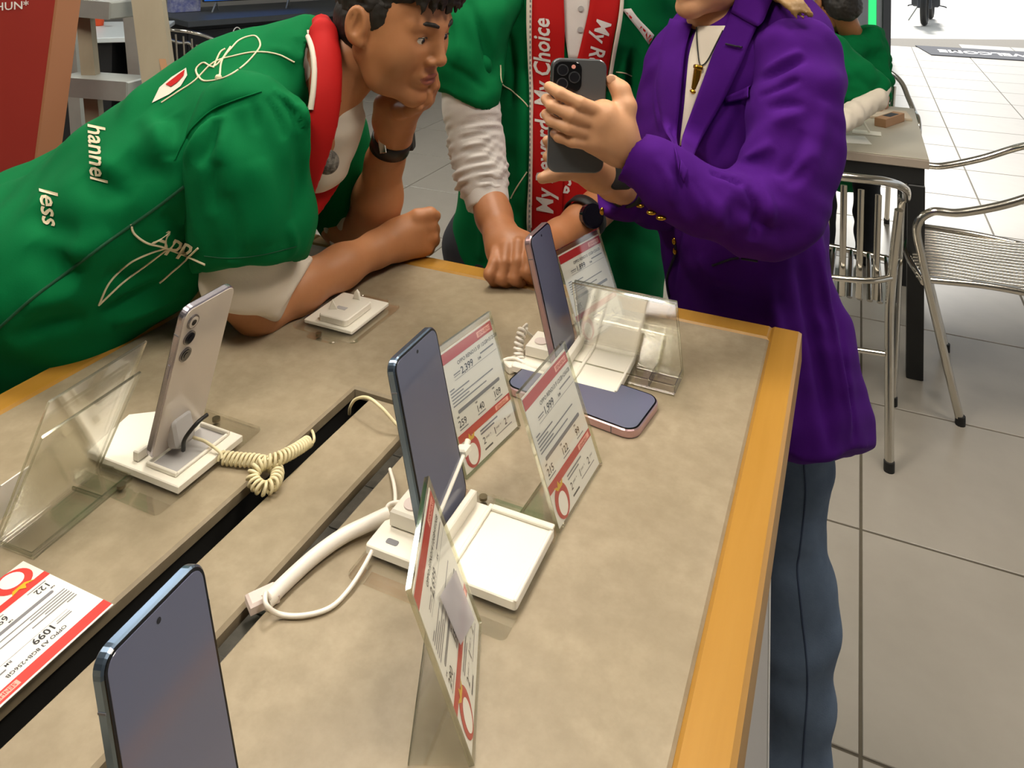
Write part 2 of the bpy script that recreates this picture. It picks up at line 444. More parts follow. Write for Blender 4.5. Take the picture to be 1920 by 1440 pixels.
def phone(M, label, frame='frame_blue', back='back_graphite', w=0.0755, h=0.162, t=0.0082, cams=None, r=0.011, group=None, hole=True):
    e = empty('smartphone', M, label=label, cat='phone', group=group)
    Mx = Matrix.Rotation(HP, 4, 'X')                 # outline x,y -> x,z ; extrude z -> -y
    ol = roundrect(w, h, r, 7, 0, h / 2)
    mb = MB(); mb.prism(ol, -t / 2, t / 2, 0.0014, 0, Mx, smooth=False); part('frame', mb, frame, e)
    mb = MB(); mb.prism(inset(ol, 0.0012), t / 2 - 0.0004, t / 2 + 0.0005, 0.0003, 0, Mx); s = part('bezel', mb, 'screen_bezel', e)
    mb = MB(); mb.prism(inset(ol, 0.0030), t / 2 + 0.0002, t / 2 + 0.0008, 0.0002, 0, Mx); s = part('screen', mb, 'screen', e)
    if hole:
        mb = MB(); mb.disc((0, h - 0.009, t / 2 + 0.0010), 0.0016, 14, 0, Mx); part('camera_hole', mb, 'lens_dark', s)
    mb = MB(); mb.prism(inset(ol, 0.0012), -t / 2 - 0.0006, -t / 2 + 0.0004, 0.0004, 0, Mx); bk = part('back_cover', mb, back, e)
    for sx in (-1, 1):
        mb = MB(); mb.box((sx * w / 2 - 0.0003, -t / 2 + 0.0012, h * 0.83), (sx * w / 2 + 0.0003, t / 2 - 0.0012, h * 0.83 + 0.0012)); part('antenna_line', mb, 'print_grey', e)
    mb = MB(); mb.bbox((w / 2 - 0.0006, -0.0014, h * 0.55), (w / 2 + 0.0008, 0.0014, h * 0.64), 0.0004); part('side_button', mb, frame, e)
    if cams == 'three':
        for k, zz in enumerate((0.153, 0.135, 0.116)):
            c = MB(); Mb = Matrix.Translation((0.0215, 0, zz)) @ Matrix.Rotation(-HP, 4, 'X')
            c.cyl((0, 0, t / 2), (0, 0, t / 2 + 0.0022), 0.0074, 24, 0, Mb); q = part('camera_ring', c, 'lens_ring', e)
            c = MB(); c.cyl((0, 0, t / 2 + 0.0022), (0, 0, t / 2 + 0.0028), 0.0058, 22, 0, Mb); part('lens', c, 'back_pearl' if k == 0 else 'lens_dark', q)
            c = MB(); c.cyl((0, 0, t / 2 + 0.0028), (0, 0, t / 2 + 0.0033), 0.0030, 18, 0, Mb); part('lens_core', c, 'lens_dark', q)
    return e
phone(upright(-0.590, -0.560, TZ + 0.016, HP + math.pi, 16), 'pearl white phone with three round cameras, its back towards the viewer', 'frame_silver', 'back_pearl', w=0.070, h=0.170, cams='three')
phone(upright(-0.273, -0.542, TZ + 0.016, HP, 13.6), 'blue-framed phone on a white stand in the middle of the table', w=0.0775)
phone(upright(-0.273, -0.225, TZ + 0.016, HP, 14.5), 'pink-framed phone upright in front of the fist on the far table edge', 'frame_pink', w=0.070, h=0.160)
phone(upright(-0.258, -0.850, TZ + 0.016, HP + 0.05, 14.0), 'large blue-framed phone nearest the camera, cut by the lower picture edge', w=0.0755)
# phone lying face up
e = phone(TM @ mtx((-0.230, -0.283, TZ + 0.0052), math.radians(-8) - HP + math.radians(0), -HP) @ Matrix.Translation((0, 0, -0.086)), 'rose pink phone lying flat, screen up, beside the price sign', 'frame_pink', 'back_pearl', w=0.080, h=0.172, t=0.0100, r=0.016, hole=False)

def stand(a0, a1, b0, b1, pa, flip, label, tab=True, group=None, zs=0.012):
    """white display stand: pad in front of the phone, low base behind it, clear screwed-down plate below"""
    e = empty('phone_stand', TM @ mtx(((a0 + a1) / 2, (b0 + b1) / 2, TZ), 0 if not flip else math.pi), label=label, cat='phone stand', group=group)
    W2, D2 = (a1 - a0) / 2, (b1 - b0) / 2
    px = (pa - (a0 + a1) / 2) * (-1 if flip else 1)
    mb = MB(); mb.prism(roundrect(2 * W2 + 0.004, 2 * D2 + 0.052, 0.006, 4), 0.0006, 0.0036, 0.0005); part('clear_plate', mb, 'acrylic', e)
    mb = MB(); mb.prism(roundrect(2 * W2, 2 * D2, 0.003, 3), 0.0037, zs, 0.0009); bs = part('base', mb, 'white_plastic', e)
    # raised rim round the front pad
    x0 = px + 0.030; x1 = W2
    for (lo, hi) in (((x0, D2 - 0.006, zs), (x1, D2, zs + 0.0035)), ((x0 - 0.004, -D2, zs), (x0, D2, zs + 0.0030)), ((x1 - 0.003, -D2, zs), (x1, D2 - 0.006, zs + 0.0015))):
        mb = MB(); mb.bbox(lo, hi, 0.0008); part('rim', mb, 'white_plastic', e)
    # bracket holding the phone
    mb = MB(); mb.bbox((px + 0.007, -D2 + 0.004, zs), (px + 0.014, D2 - 0.004, zs + 0.014), 0.0012); part('front_lip', mb, 'white_plastic', e)
    mb = MB(); mb.bbox((px - 0.046, -0.018, zs), (px - 0.012, 0.022, zs + 0.016), 0.002); br = part('back_support', mb, 'white_plastic', e)
    mb = MB(); mb.cyl((px - 0.030, -0.004, zs + 0.016), (px - 0.030, -0.004, zs + 0.0175), 0.0085, 18); part('knob', mb, 'white_plastic_pink', br)
    for sy in (-1, 1):
        mb = MB(); mb.prism(roundrect(0.012, 0.006, 0.002, 3, px - 0.034, sy * (D2 - 0.012)), zs - 0.0002, zs + 0.0004, 0); part('slot', mb, 'print_grey', bs)
        mb = MB(); mb.cyl((px * 0.4, sy * (D2 + 0.016), 0.0036), (px * 0.4, sy * (D2 + 0.016), 0.0062), 0.0042, 14); part('screw', mb, 'screw', e)
    return e
stand(-0.328, -0.181, -0.590, -0.501, -0.273, False, 'white phone stand with an empty tray under the blue-framed middle phone')
stand(-0.328, -0.190, -0.270, -0.182, -0.273, False, 'white phone stand mostly hidden behind the lying pink phone')
stand(-0.318, -0.176, -0.898, -0.806, -0.260, False, 'white stand under the large phone at the lower picture edge')
# stand of the white phone: flat pad with a cut corner and a sunk rear well
e = empty('phone_stand', TM @ mtx((-0.600, -0.560, TZ)), label='cream white phone stand with cut corner holding the pearl phone', cat='phone stand')
mb = MB(); mb.prism(roundrect(0.120, 0.145, 0.006, 4, 0.006, 0.0), 0.0006, 0.0036, 0.0005); part('clear_plate', mb, 'acrylic', e)
mb = MB(); mb.prism([(-0.064, -0.045), (0.064, -0.045), (0.064, 0.043), (-0.044, 0.043), (-0.078, 0.018)], 0.0037, 0.0115, 0.0009); part('base', mb, 'white_plastic', e)
mb = MB(); mb.prism(rect_outline(0.014, -0.034, 0.050, 0.034), 0.0113, 0.0119, 0); part('rear_well', mb, 'panel_grey', e)
for (lo, hi) in (((0.012, -0.037, 0.0115), (0.052, -0.034, 0.0165)), ((0.012, 0.034, 0.0115), (0.052, 0.037, 0.0165)), ((0.049, -0.034, 0.0115), (0.052, 0.034, 0.0150))):
    mb = MB(); mb.bbox(lo, hi, 0.0008); part('rim', mb, 'white_plastic', e)
mb = MB(); mb.bbox((-0.008, -0.036, 0.0115), (-0.001, 0.036, 0.022), 0.001); part('front_lip', mb, 'white_plastic', e)
mb = MB(); mb.prism(roundrect(0.026, 0.030, 0.006, 5, 0, 0.017), -0.007, 0.009, 0.003, 0, mtx((0.026, -0.004, 0.017), HP, HP - 0.27)); q = part('lock_block', mb, 'panel_grey', e)
mb = MB(); mb.tube(smooth_path([(0.036, -0.012, 0.020), (0.040, -0.014, 0.034), (0.046, -0.004, 0.046), (0.046, 0.010, 0.047)], 6), 0.0022, 8); part('cable_sleeve', mb, 'channel_black', q)
for (x, y) in ((0.010, 0.060), (0.004, -0.060)):
    mb = MB(); mb.cyl((x, y, 0.0036), (x, y, 0.0065), 0.0045, 14); part('screw', mb, 'screw', e)
# empty mount
e = empty('phone_mount', TM @ mtx((-0.603, -0.233, TZ)), label='empty white phone mount with raised block on a clear plate near the elbow', cat='phone mount')
mb = MB(); mb.prism(roundrect(0.108, 0.118, 0.008, 5, 0.002, -0.002), 0.0006, 0.0036, 0.0005); part('clear_plate', mb, 'acrylic', e)
mb = MB(); mb.prism(roundrect(0.050, 0.140, 0.008, 5, 0.006, -0.004), 0.0006, 0.0030, 0.0005); part('clear_tab', mb, 'acrylic', e)
mb = MB(); mb.prism(roundrect(0.082, 0.093, 0.002, 2), 0.0037, 0.0085, 0.0008); part('base', mb, 'white_plastic', e)
mb = MB(); mb.prism(roundrect(0.048, 0.064, 0.006, 4, 0.004, -0.010), 0.0085, 0.0185, 0.0012); q = part('block', mb, 'white_plastic', e)
mb = MB(); mb.prism([(-0.006, 0), (0.006, 0), (0.004, 0.010), (0, 0.014), (-0.004, 0.010)], -0.002, 0.002, 0.0008, 0, mtx((0.004, 0.018, 0.0185), 0, HP)); part('prong', mb, 'white_plastic', q)
mb = MB(); mb.prism([(-0.005, 0), (0.007, 0), (0.0, 0.014)], -0.0015, 0.0015, 0.0006, 0, mtx((-0.010, -0.022, 0.0185), 0.5, HP)); part('prong', mb, 'white_plastic', q)
mb = MB(); mb.prism(rect_outline(-0.008, -0.018, 0.008, -0.010), 0.0183, 0.0188, 0); part('slot', mb, 'panel_grey', q)
mb = MB(); mb.cyl((0.000, -0.066, 0.0030), (0.000, -0.066, 0.0068), 0.0042, 14); part('screw', mb, 'screw', e)

# ---- printed price cards in clear holders
def card(M, label, w, h, title, price, nums, foot=True, bright=False, group='printed price cards'):
    e = empty('price_card', M, label=label, cat='price card', group=None)
    Mx = Matrix.Rotation(HP, 4, 'X')
    mb = MB(); mb.box((-w / 2, -0.0003, 0), (w / 2, 0.0003, h)); part('paper_sheet', mb, 'paper', e)
    zf = 0.0005
    red = 'print_red_bright' if bright else 'print_red'
    def rect(n, x0, y0, x1, y1, m, z=zf):
        b = MB(); b.add([(x0, y0, z), (x1, y0, z), (x1, y1, z), (x0, y1, z)], [(0, 1, 2, 3)], 0, False, Mx); return part(n, b, m, e)
    def txt(n, s, x, y, size, m, bold=0.0, z=zf, par=None, shear=0.0):
        v, f = text2d(s, size, bold, shear); b = MB(); b.add([(p[0] + x, p[1] + y, z) for p in v], f, 0, False, Mx); return part(n, b, m, par or e)
    X = lambda t: -w / 2 + t * w
    Y = lambda t: t * h
    rect('header_band', X(0.0), Y(0.895), X(1), Y(0.985), red)
    b_ = rect('logo_strip', X(0.70), Y(0.915), X(0.96), Y(0.965), 'print_pink', zf + 0.0002)
    txt('lettering', 'SENHENG', X(0.72), Y(0.924), h * 0.045, red, 0.01, zf + 0.0004)
    txt('lettering', title, X(0.27), Y(0.825), h * 0.046, 'print_black', 0.012)
    txt('lettering', price, X(0.30), Y(0.735), h * 0.085, 'print_black', 0.02)
    txt('lettering', 'RM', X(0.62), Y(0.740), h * 0.036, 'print_black', 0.01)
    rect('text_line', X(0.17), Y(0.765), X(0.29), Y(0.775), 'print_grey'); rect('text_line', X(0.17), Y(0.748), X(0.28), Y(0.754), 'print_grey')
    rect('text_line', X(0.68), Y(0.775), X(0.95), Y(0.788), 'print_grey'); rect('rule', X(0.17), Y(0.722), X(0.98), Y(0.7255), 'print_grey')
    for k, L in enumerate((0.08, 0.34, 0.22, 0.78, 0.30, 0.62)):
        rect('text_line', X(0.05), Y(0.665 - k * 0.026), X(0.05 + L), Y(0.676 - k * 0.026), 'print_grey')
    b = MB(); b.prism(roundrect(0.80 * w, 0.030 * h, 0.014 * h, 4, X(0.50), Y(0.478)), zf - 0.0002, zf, 0, 0, Mx); part('plan_bar', b, 'print_grey', e)
    for k, s in enumerate(nums):
        x = X(0.06 + 0.335 * k)
        txt('lettering', 'RM', x, Y(0.435), h * 0.024, 'print_black', 0.01)
        txt('lettering', s, x, Y(0.360), h * 0.078, 'print_black', 0.012)
        rect('text_line', x, Y(0.335), x + 0.15 * w, Y(0.344), 'print_grey')
    rect('middle_band', X(0.0), Y(0.245), X(1), Y(0.310), red)
    b_ = rect('logo_strip', X(0.70), Y(0.258), X(0.96), Y(0.297), 'print_pink', zf + 0.0002)
    txt('lettering', 'SENHENG', X(0.72), Y(0.264), h * 0.036, red, 0.01, zf + 0.0004)
    rect('text_line', X(0.36), Y(0.205), X(0.70), Y(0.219), 'print_grey'); rect('text_line', X(0.36), Y(0.180), X(0.62), Y(0.193), 'print_grey')
    txt('lettering', '2', X(0.37), Y(0.095), h * 0.080, 'print_black', 0.012); txt('lettering', 'year +', X(0.43), Y(0.125), h * 0.032, 'print_black')
    txt('lettering', '1', X(0.58), Y(0.095), h * 0.080, 'print_black', 0.012); txt('lettering', 'year +', X(0.63), Y(0.125), h * 0.032, 'print_black')
    txt('lettering', '2', X(0.79), Y(0.095), h * 0.080, 'print_black', 0.012); txt('lettering', 'year', X(0.86), Y(0.125), h * 0.032, 'print_black')
    rect('text_line', X(0.37), Y(0.045), X(0.52), Y(0.060), 'print_black'); rect('text_line', X(0.60), Y(0.070), X(0.92), Y(0.078), 'print_grey')
    b = MB(); b.disc((X(0.17), Y(0.125), zf + 0.0001), 0.135 * w, 26, 0, Mx, 0.125 * h); bd = part('emblem', b, red, e)
    b = MB(); b.disc((X(0.17), Y(0.105), zf + 0.0003), 0.085 * w, 22, 0, Mx, 0.085 * h); part('emblem_centre', b, 'print_white', bd)
    b = MB(); b.add([(X(0.17) + dx * w, Y(0.225) + dy * h, zf + 0.0004) for dx, dy in ((-0.09, 0.035), (-0.02, 0.01), (0.0, 0.05), (0.03, 0.012), (0.10, 0.03), (0.07, -0.012), (-0.03, -0.015))], [(0, 6, 1), (1, 6, 5, 3), (1, 3, 2), (3, 5, 4)], 0, False, Mx); part('emblem_leaf', b, 'print_yellow', bd)
    return e
def holder(M, label, w, h, foot=0.042, gap=0.0011):
    """clear pocket of two sheets on a foot reaching backwards; M is the panel frame, the foot lies level"""
    e = empty('sign_holder', M, label=label, cat='sign holder')
    for (nm, y) in (('front_sheet', -gap - 0.0008), ('back_sheet', gap)):
        mb = MB(); mb.bbox((-w / 2, y, 0.0), (w / 2, y + 0.0008, h), 0.0002); part(nm, mb, 'acrylic_thin', e)
    for sx in (-1, 1):
        mb = MB(); mb.box((sx * (w / 2 + 0.0004) - 0.0004, -gap - 0.0008, 0.0), (sx * (w / 2 + 0.0004) + 0.0004, gap + 0.0008, h)); part('sheet_edge', mb, 'acrylic_edge', e)
    mb = MB(); mb.box((-w / 2, -gap - 0.0008, h), (w / 2, gap + 0.0008, h + 0.0007)); part('top_fold', mb, 'acrylic_edge', e)
    # foot: undo the lean so it lies flat on the table
    R = M.to_3x3(); zl = R.inverted() @ Vector((0, 0, 1)); yl = R.inverted() @ (Matrix.Rotation(HP, 3, 'Z') @ (R @ Vector((1, 0, 0))))
    F4 = Matrix(((1, yl.x, zl.x, 0), (0, yl.y, zl.y, 0), (0, yl.z, zl.z, 0), (0, 0, 0, 1)))
    mb = MB(); mb.prism(rect_outline(-w / 2, -0.002, w / 2, foot), -0.0012, 0.0006, 0.0003); part('foot', mb, 'acrylic', e, F4)
    mb = MB(); mb.box((-w / 2, foot, -0.0012), (w / 2, foot + 0.0008, 0.0012)); part('foot_edge', mb, 'acrylic_edge', e, F4)
    return e
def sign(a, b, yaw, lean, label_c, label_h, title, price, nums, w=0.104, h=0.121):
    M = upright(a, b, TZ + 0.0018, yaw, lean)
    holder(M, label_h, w + 0.004, h + 0.004)
    card(M @ Matrix.Translation((0, 0, 0.0015)), label_c, w - 0.002, h - 0.004, title, price, nums)
DEG = math.pi / 180
sign(-0.284, -0.414, HP - 9 * DEG, 19.8, 'price card reading 259, 140 and 109, partly behind the middle phone', 'clear sign holder directly behind the blue-framed middle phone',
     'OPPO RENO13 5F 12GB+512GB', '2,399', ('259', '140', '109'), 0.098)
sign(-0.177, -0.439, HP - 3.5 * DEG, 20.5, 'price card reading 215, 122 and 99, in front of the lying phone', 'clear sign holder standing in front of the lying pink phone',
     'OPPO RENO13 F 12GB+256GB', '1,999', ('215', '122', '99'))
sign(-0.183, -0.659, HP + 23.5 * DEG, 20.4, 'price card seen nearly edge-on in the foreground', 'clear sign holder seen nearly edge-on in the foreground',
     'OPPO RENO14 12GB+512GB', '2,699', ('290', '159', '122'))
sign(-0.252, -0.120, HP - 15 * DEG, 22.0, 'price card standing behind the upright pink-framed phone', 'clear sign holder behind the upright pink-framed phone',
     'OPPO RENO13 12GB+256GB', '1,899', ('205', '116', '89'))
# taped paper scrap on the foreground holder
Ms = upright(-0.183, -0.659, TZ + 0.0018, HP + 23.5 * DEG, 20.4)
mb = MB(); mb.add([(-0.013, -0.0030, 0.082), (0.036, -0.0030, 0.060), (0.037, -0.0034, 0.018), (-0.008, -0.0032, 0.040)], [(0, 3, 2, 1), (0, 1, 2, 3)])
mb.add([(-0.013, -0.0026, 0.082), (0.036, -0.0026, 0.060), (0.037, -0.0030, 0.018), (-0.008, -0.0028, 0.040)], [(0, 1, 2, 3)])
clear_mat('tape', '#f4f2f2', 0.0, 0.0)
_t = MATS['tape'].node_tree; _df = _t.nodes.new('ShaderNodeBsdfDiffuse'); _df.inputs['Color'].default_value = lin('#dcd8da')
_mx = next(n for n in _t.nodes if n.type == 'MIX_SHADER')
for _l in list(_mx.inputs[0].links): _t.links.remove(_l)
_mx.inputs[0].default_value = 0.40; _t.links.new(_df.outputs['BSDF'], _mx.inputs[2])
part('tape_scrap', mb, 'tape', None, Ms, label='translucent paper scrap stuck on the foreground sign holder', cat='paper scrap')
# flat card, upside down for the viewer
Mf = TM @ mtx((-0.5945, -0.775, TZ + 0.0032), -HP + 0.01, -HP) 
e = card(Mf @ Matrix.Translation((0, 0, 0.0)), 'price card lying flat and upside down at the left table slab', 0.108, 0.110, 'OPPO A3 8GB+256GB', '1099', ('122', '69', '55'), bright=True)
mb = MB(); mb.prism(rect_outline(-0.040, -0.102, 0.040, 0.004), -0.0008, 0.0006, 0.0002)
part('paper_sheet', mb, 'paper', None, TM @ mtx((-0.531, -0.724, TZ + 0.0012), 0.02), label='white paper sheet sticking out under the flat price card', cat='paper')

# ---- empty acrylic display holders
def wide_holder(M, label, panels, tray, ribs=()):
    e = empty('acrylic_display', M, label=label, cat='acrylic holder')
    for (x0, x1, lean, h, y) in panels:
        R = mtx((0, y, 0.0008), 0, -math.radians(lean))
        mb = MB(); mb.bbox((x0, -0.001, 0), (x1, 0.001, h), 0.0003); q = part('sheet', mb, 'acrylic', e, R)
        for (lo, hi) in (((x0, -0.0011, h), (x1, 0.0011, h + 0.0008)), ((x0 - 0.0006, -0.0011, 0), (x0, 0.0011, h)), ((x1, -0.0011, 0), (x1 + 0.0006, 0.0011, h))):
            mb = MB(); mb.box(lo, hi); part('polished_edge', mb, 'acrylic_edge', q)
    x0, x1, y0, y1, zh = tray
    mb = MB(); mb.bbox((x0, y0, 0.0004), (x1, y1, 0.0024), 0.0004); part('tray_floor', mb, 'acrylic', e)
    mb = MB(); mb.bbox((x0, y0, 0.0025), (x1, y0 + 0.002, zh), 0.0003); q = part('front_wall', mb, 'acrylic', e)
    mb = MB(); mb.box((x0, y0, zh), (x1, y0 + 0.002, zh + 0.0008)); part('polished_edge', mb, 'acrylic_edge', q)
    mb = MB(); mb.box((x0, y0 - 0.0006, 0.0004), (x1, y0, 0.0020)); part('polished_edge', mb, 'acrylic_edge', q)
    for x in (x0, x1, *ribs):
        mb = MB(); mb.bbox((x - 0.0008, y0 + 0.002, 0.0025), (x + 0.0008, y1, zh), 0.0002); part('side_wall', mb, 'acrylic_edge', e)
    return e
wide_holder(upright(-0.640, -0.662, TZ, HP + 4 * DEG, 0), 'large empty clear acrylic easel at the left behind the flat card',
            [(-0.055, 0.055, -26, 0.122, 0.0), (-0.055, 0.055, -24.5, 0.156, 0.004)], (-0.055, 0.055, -0.044, -0.004, 0.006), (0.020,))
mb = MB(); Mq = upright(-0.640, -0.662, TZ, HP + math.pi + 4 * DEG, 14) @ Matrix.Translation((0.028, 0.014, 0.0))
mb.bbox((0.006, -0.0006, 0.005), (0.034, 0.0006, 0.050), 0.0002)
part('paper_tag', mb, 'paper', None, upright(-0.646, -0.662, TZ, HP + 4 * DEG, -20) @ Matrix.Translation((-0.066, 0.006, 0.012)), label='blank white paper tag behind the large clear easel', cat='paper')
wide_holder(upright(-0.195, -0.187, TZ, -1.2 * DEG, 0), 'empty clear acrylic display holder beside the upright pink-framed phone',
            [(-0.066, 0.066, -21, 0.118, 0.0), (-0.066, 0.066, -19.5, 0.116, 0.006)], (-0.066, 0.066, -0.042, 0.0, 0.012), (0.034,))

# ---- cords and cables on the table
def tz(px, py, dz=0.003): return G(px, py, TZ + dz)
def cable(name, pts, r, m, label, cat='cable', n=8, parent=None, seg=8, **kw):
    mb = MB(); mb.tube(smooth_path([tz(*p) for p in pts], n), r, seg); return part(name, mb, m, parent, label=label, cat=cat, **kw)
def coil_path(center, radius, turns, samples=14):
    c = [Vector(p) for p in center]; L = [0.0]
    for i in range(1, len(c)): L.append(L[-1] + (c[i] - c[i - 1]).length)
    n = int(turns * samples); out = []
    for k in range(n + 1):
        s = L[-1] * k / n; i = max(1, next((j for j in range(1, len(L)) if L[j] >= s), len(L) - 1))
        t = (s - L[i - 1]) / max(1e-9, L[i] - L[i - 1]); p = c[i - 1].lerp(c[i], t); d = (c[i] - c[i - 1]).normalized()
        a = d.cross(Vector((0, 0, 1))); a = a.normalized() if a.length > 0.05 else Vector((1, 0, 0)); b = a.cross(d)
        ang = 2 * math.pi * turns * k / n
        out.append(p + a * (math.cos(ang) * radius) + b * (math.sin(ang) * radius))
    return out
e = empty('coiled_cord', base_at(tz(500, 870, 0)), label='cream coiled cord looping from the pearl phone into the table slot', cat='cord')
cl_ = smooth_path([tz(414, 858, .007), tz(450, 862, .007), tz(488, 866, .008), tz(518, 880, .008), tz(515, 905, .008), tz(493, 916, .008), tz(474, 898, .011), tz(488, 872, .017), tz(522, 860, .017), tz(552, 845, .012), tz(578, 828, .004)], 10)
mb = MB(); mb.tube(coil_path(cl_, 0.0054, 42), 0.0017, 6); part('coil', mb, 'cord_cream', e, world=True)
mb = MB(); mb.tube(smooth_path([tz(578, 832, .000), tz(588, 828, .004), tz(588, 815, .006), tz(584, 806, -.010)], 6), 0.0016, 7); part('plug_end', mb, 'cord_cream', e, world=True)
mb = MB(); mb.tube(smooth_path([tz(352, 800, .030), tz(360, 818, .024), tz(385, 828, .020), tz(412, 848, .014), tz(416, 860, .010)], 8), 0.0016, 7); part('lead', mb, 'cord_cream', e, world=True)
cable('cable', [(655, 776, -.012), (657, 762, .004), (668, 748, .016), (690, 746, .024), (715, 764, .022), (740, 792, .010), (752, 806, .003), (756, 824, -.014)], 0.0018, 'cord_cream', 'thin cream cable arching out of the slot end behind the middle phone')
cable('cable', [(731, 880, .002), (738, 905, .010), (741, 930, .014), (739, 952, .014), (733, 968, .015)], 0.0018, 'cable_white', 'short white cable dropping onto the stand of the middle phone')
e = empty('sleeved_cable', base_at(tz(600, 1040, 0)), label='white cable with a thick sleeve lying between slot and middle stand', cat='cable')
mb = MB(); mb.tube(smooth_path([tz(497, 1131, .006), tz(540, 1088, .006), tz(590, 1043, .007), tz(640, 1007, .008), (tz(690, 982, .010)), tz(728, 964, .012)], 8), 0.0064, 14); part('sleeve', mb, 'cable_white', e, world=True)
mb = MB(); mb.tube(smooth_path([tz(507, 1122, .010), tz(498, 1112, .016), tz(500, 1135, .014), tz(525, 1152, .004), tz(570, 1154, .003), tz(618, 1140, .003), tz(652, 1108, .004), tz(680, 1066, .006), tz(699, 1030, .008)], 10), 0.0019, 8); part('thin_lead', mb, 'cable_white', e, world=True)
mb = MB(); mb.tube(smooth_path([tz(722, 960, .014), tz(730, 946, .018), tz(748, 942, .018), tz(782, 944, .016)], 8), 0.0019, 8); part('thin_lead', mb, 'cable_white', e, world=True)
mb = MB(); mb.bbox((-0.012, -0.008, 0), (0.012, 0.008, 0.010), 0.002, M=Matrix.Translation(tz(492, 1134, 0)) @ Matrix.Rotation(0.6, 4, 'Z')); part('plug', mb, 'white_plastic_pink', e, world=True)
# zip tie round the middle phone
zt0 = upright(-0.273, -0.542, TZ + 0.016, HP, 13.6)
e = empty('cable_tie', zt0, label='white cable tie strapped round the bottom of the middle phone', cat='cable tie')
mb = MB(); mb.tube([zt0 @ Vector(p) for p in ((-0.043, -0.0058, 0.008), (0.0, -0.0058, 0.022), (0.041, -0.0058, 0.036))], 0.0023, 6, flat=0.5); part('strap', mb, 'white_plastic', e, world=True)
mb = MB(); mb.bbox((0.0405, -0.009, 0.033), (0.052, 0.004, 0.0405), 0.0015); hd = part('lock_head', mb, 'white_plastic', e)
mb = MB(); mb.tube([(0.052, -0.003, 0.037), (0.058, -0.003, 0.040)], 0.003, 8); part('tail', mb, 'white_plastic', hd)
# second coiled cord by the far phone
e = empty('coiled_cord', base_at(tz(980, 690, 0)), label='white coiled cord standing left of the upright pink-framed phone', cat='cord')
cl_ = smooth_path([tz(982, 690, .006), tz(974, 672, .012), tz(972, 652, .022), tz(976, 632, .032), tz(981, 614, .040)], 8)
mb = MB(); mb.tube(coil_path(cl_, 0.0050, 9), 0.0019, 6); part('coil', mb, 'cable_white', e, world=True)
mb = MB(); mb.tube(smooth_path([tz(981, 614, .040), tz(988, 608, .044), tz(986, 618, .036), tz(1000, 632, .020), tz(1024, 641, .012), tz(1040, 645, .010)], 8), 0.0017, 7); part('lead', mb, 'cable_white', e, world=True)
mb = MB(); mb.tube(smooth_path([tz(976, 672, .008), tz(985, 685, .008), tz(1005, 690, .010), tz(1030, 695, .012)], 8), 0.0058, 10); part('sleeve', mb, 'cable_white', e, world=True)
cable('cable', [(930, 692, .002), (944, 676, .010), (964, 672, .014), (985, 682, .012)], 0.0020, 'cable_white', 'white cable loop between the middle sign and lying phone')
cable('cable', [(935, 678, .004), (930, 695, .003), (938, 718, .003), (958, 734, .003), (968, 728, .004)], 0.0020, 'cable_white', 'white cable curling under the left end of the lying phone')
mb = MB(); mb.prism(roundrect(0.030, 0.022, 0.003, 3), 0.0004, 0.0105, 0.0012)
part('cable_block', mb, 'white_plastic', None, Matrix.Translation(tz(966, 690, 0)) @ Matrix.Rotation(0.5, 4, 'Z'), label='small cream plastic block at the left end of the lying phone', cat='cable block')
# ------------------------------------------------------------------ organic shapes: blended volumes turned into one surface
mat('cloth_green', '#006636', 0.85, spec=0.12, var=[(5, 0.35, '#005a2f'), (40, 0.15, '#00703c')], bump=(700, 0.08))
mat('cloth_green_seam', '#03482a', 0.8, var=[(40, 0.2, '#034026')])
mat('cloth_red', '#ad0c0a', 0.75, spec=0.25, var=[(8, 0.3, '#9b0908')], bump=(600, 0.06))
mat('cloth_cream', '#d6cbbb', 0.8, var=[(9, 0.3, '#c9beae')], bump=(500, 0.08))
mat('cloth_white', '#d3cdc8', 0.8, var=[(9, 0.3, '#c5bfba')], bump=(500, 0.08))
mat('cloth_purple', '#460f72', 0.9, spec=0.15, var=[(6, 0.4, '#3c0b64'), (40, 0.15, '#4e157d')], bump=(650, 0.08))
mat('cloth_lining', '#150a26', 0.7, var=[(20, 0.2, '#1c0f30')])
mat('denim', '#5c6b80', 0.9, spec=0.2, var=[(7, 0.5, '#505e72'), (60, 0.3, '#67768b')], bump=(500, 0.15))
mat('denim_seam', '#33415a', 0.85, var=[(60, 0.3, '#2b384f')])
mat('trousers_dark', '#23252b', 0.85, var=[(20, 0.3, '#2b2d34')])
mat('shoe_dark', '#1b1a1a', 0.5, var=[(20, 0.3, '#242222')])
mat('skin_tan', '#b47a50', 0.50, sss=0.06, var=[(14, 0.35, '#a86c43'), (60, 0.2, '#bd855c')], bump=(220, 0.05))
mat('skin_brown', '#ab7149', 0.50, sss=0.06, var=[(14, 0.35, '#9c623b'), (60, 0.2, '#b67d56')], bump=(220, 0.05))
mat('skin_light', '#cf9a72', 0.48, sss=0.06, var=[(14, 0.3, '#c58d66'), (60, 0.2, '#d7a680')], bump=(220, 0.05))
mat('lips_tan', '#9c5a48', 0.4, var=[(60, 0.2, '#935241')])
mat('lips_rose', '#bf6f63', 0.4, var=[(60, 0.2, '#b56458')])
mat('nail', '#d8ab8c', 0.3, var=[(60, 0.2, '#d0a283')])
mat('hair_black', '#17120e', 0.6, var=[(50, 0.5, '#2c241d', (1, 1, 0.2))], bump=(160, 0.6, (1, 1, 0.15)))
mat('hair_blond', '#8a6a3e', 0.45, var=[(60, 0.5, '#b8935a', (1, 1, 0.1))], bump=(160, 0.6, (1, 1, 0.12)))
mat('eye_white', '#d9d2c8', 0.2, var=[(60, 0.1, '#d0c8bd')])
mat('eye_dark', '#17100b', 0.08, coat=0.5, var=[(60, 0.1, '#20160f')])
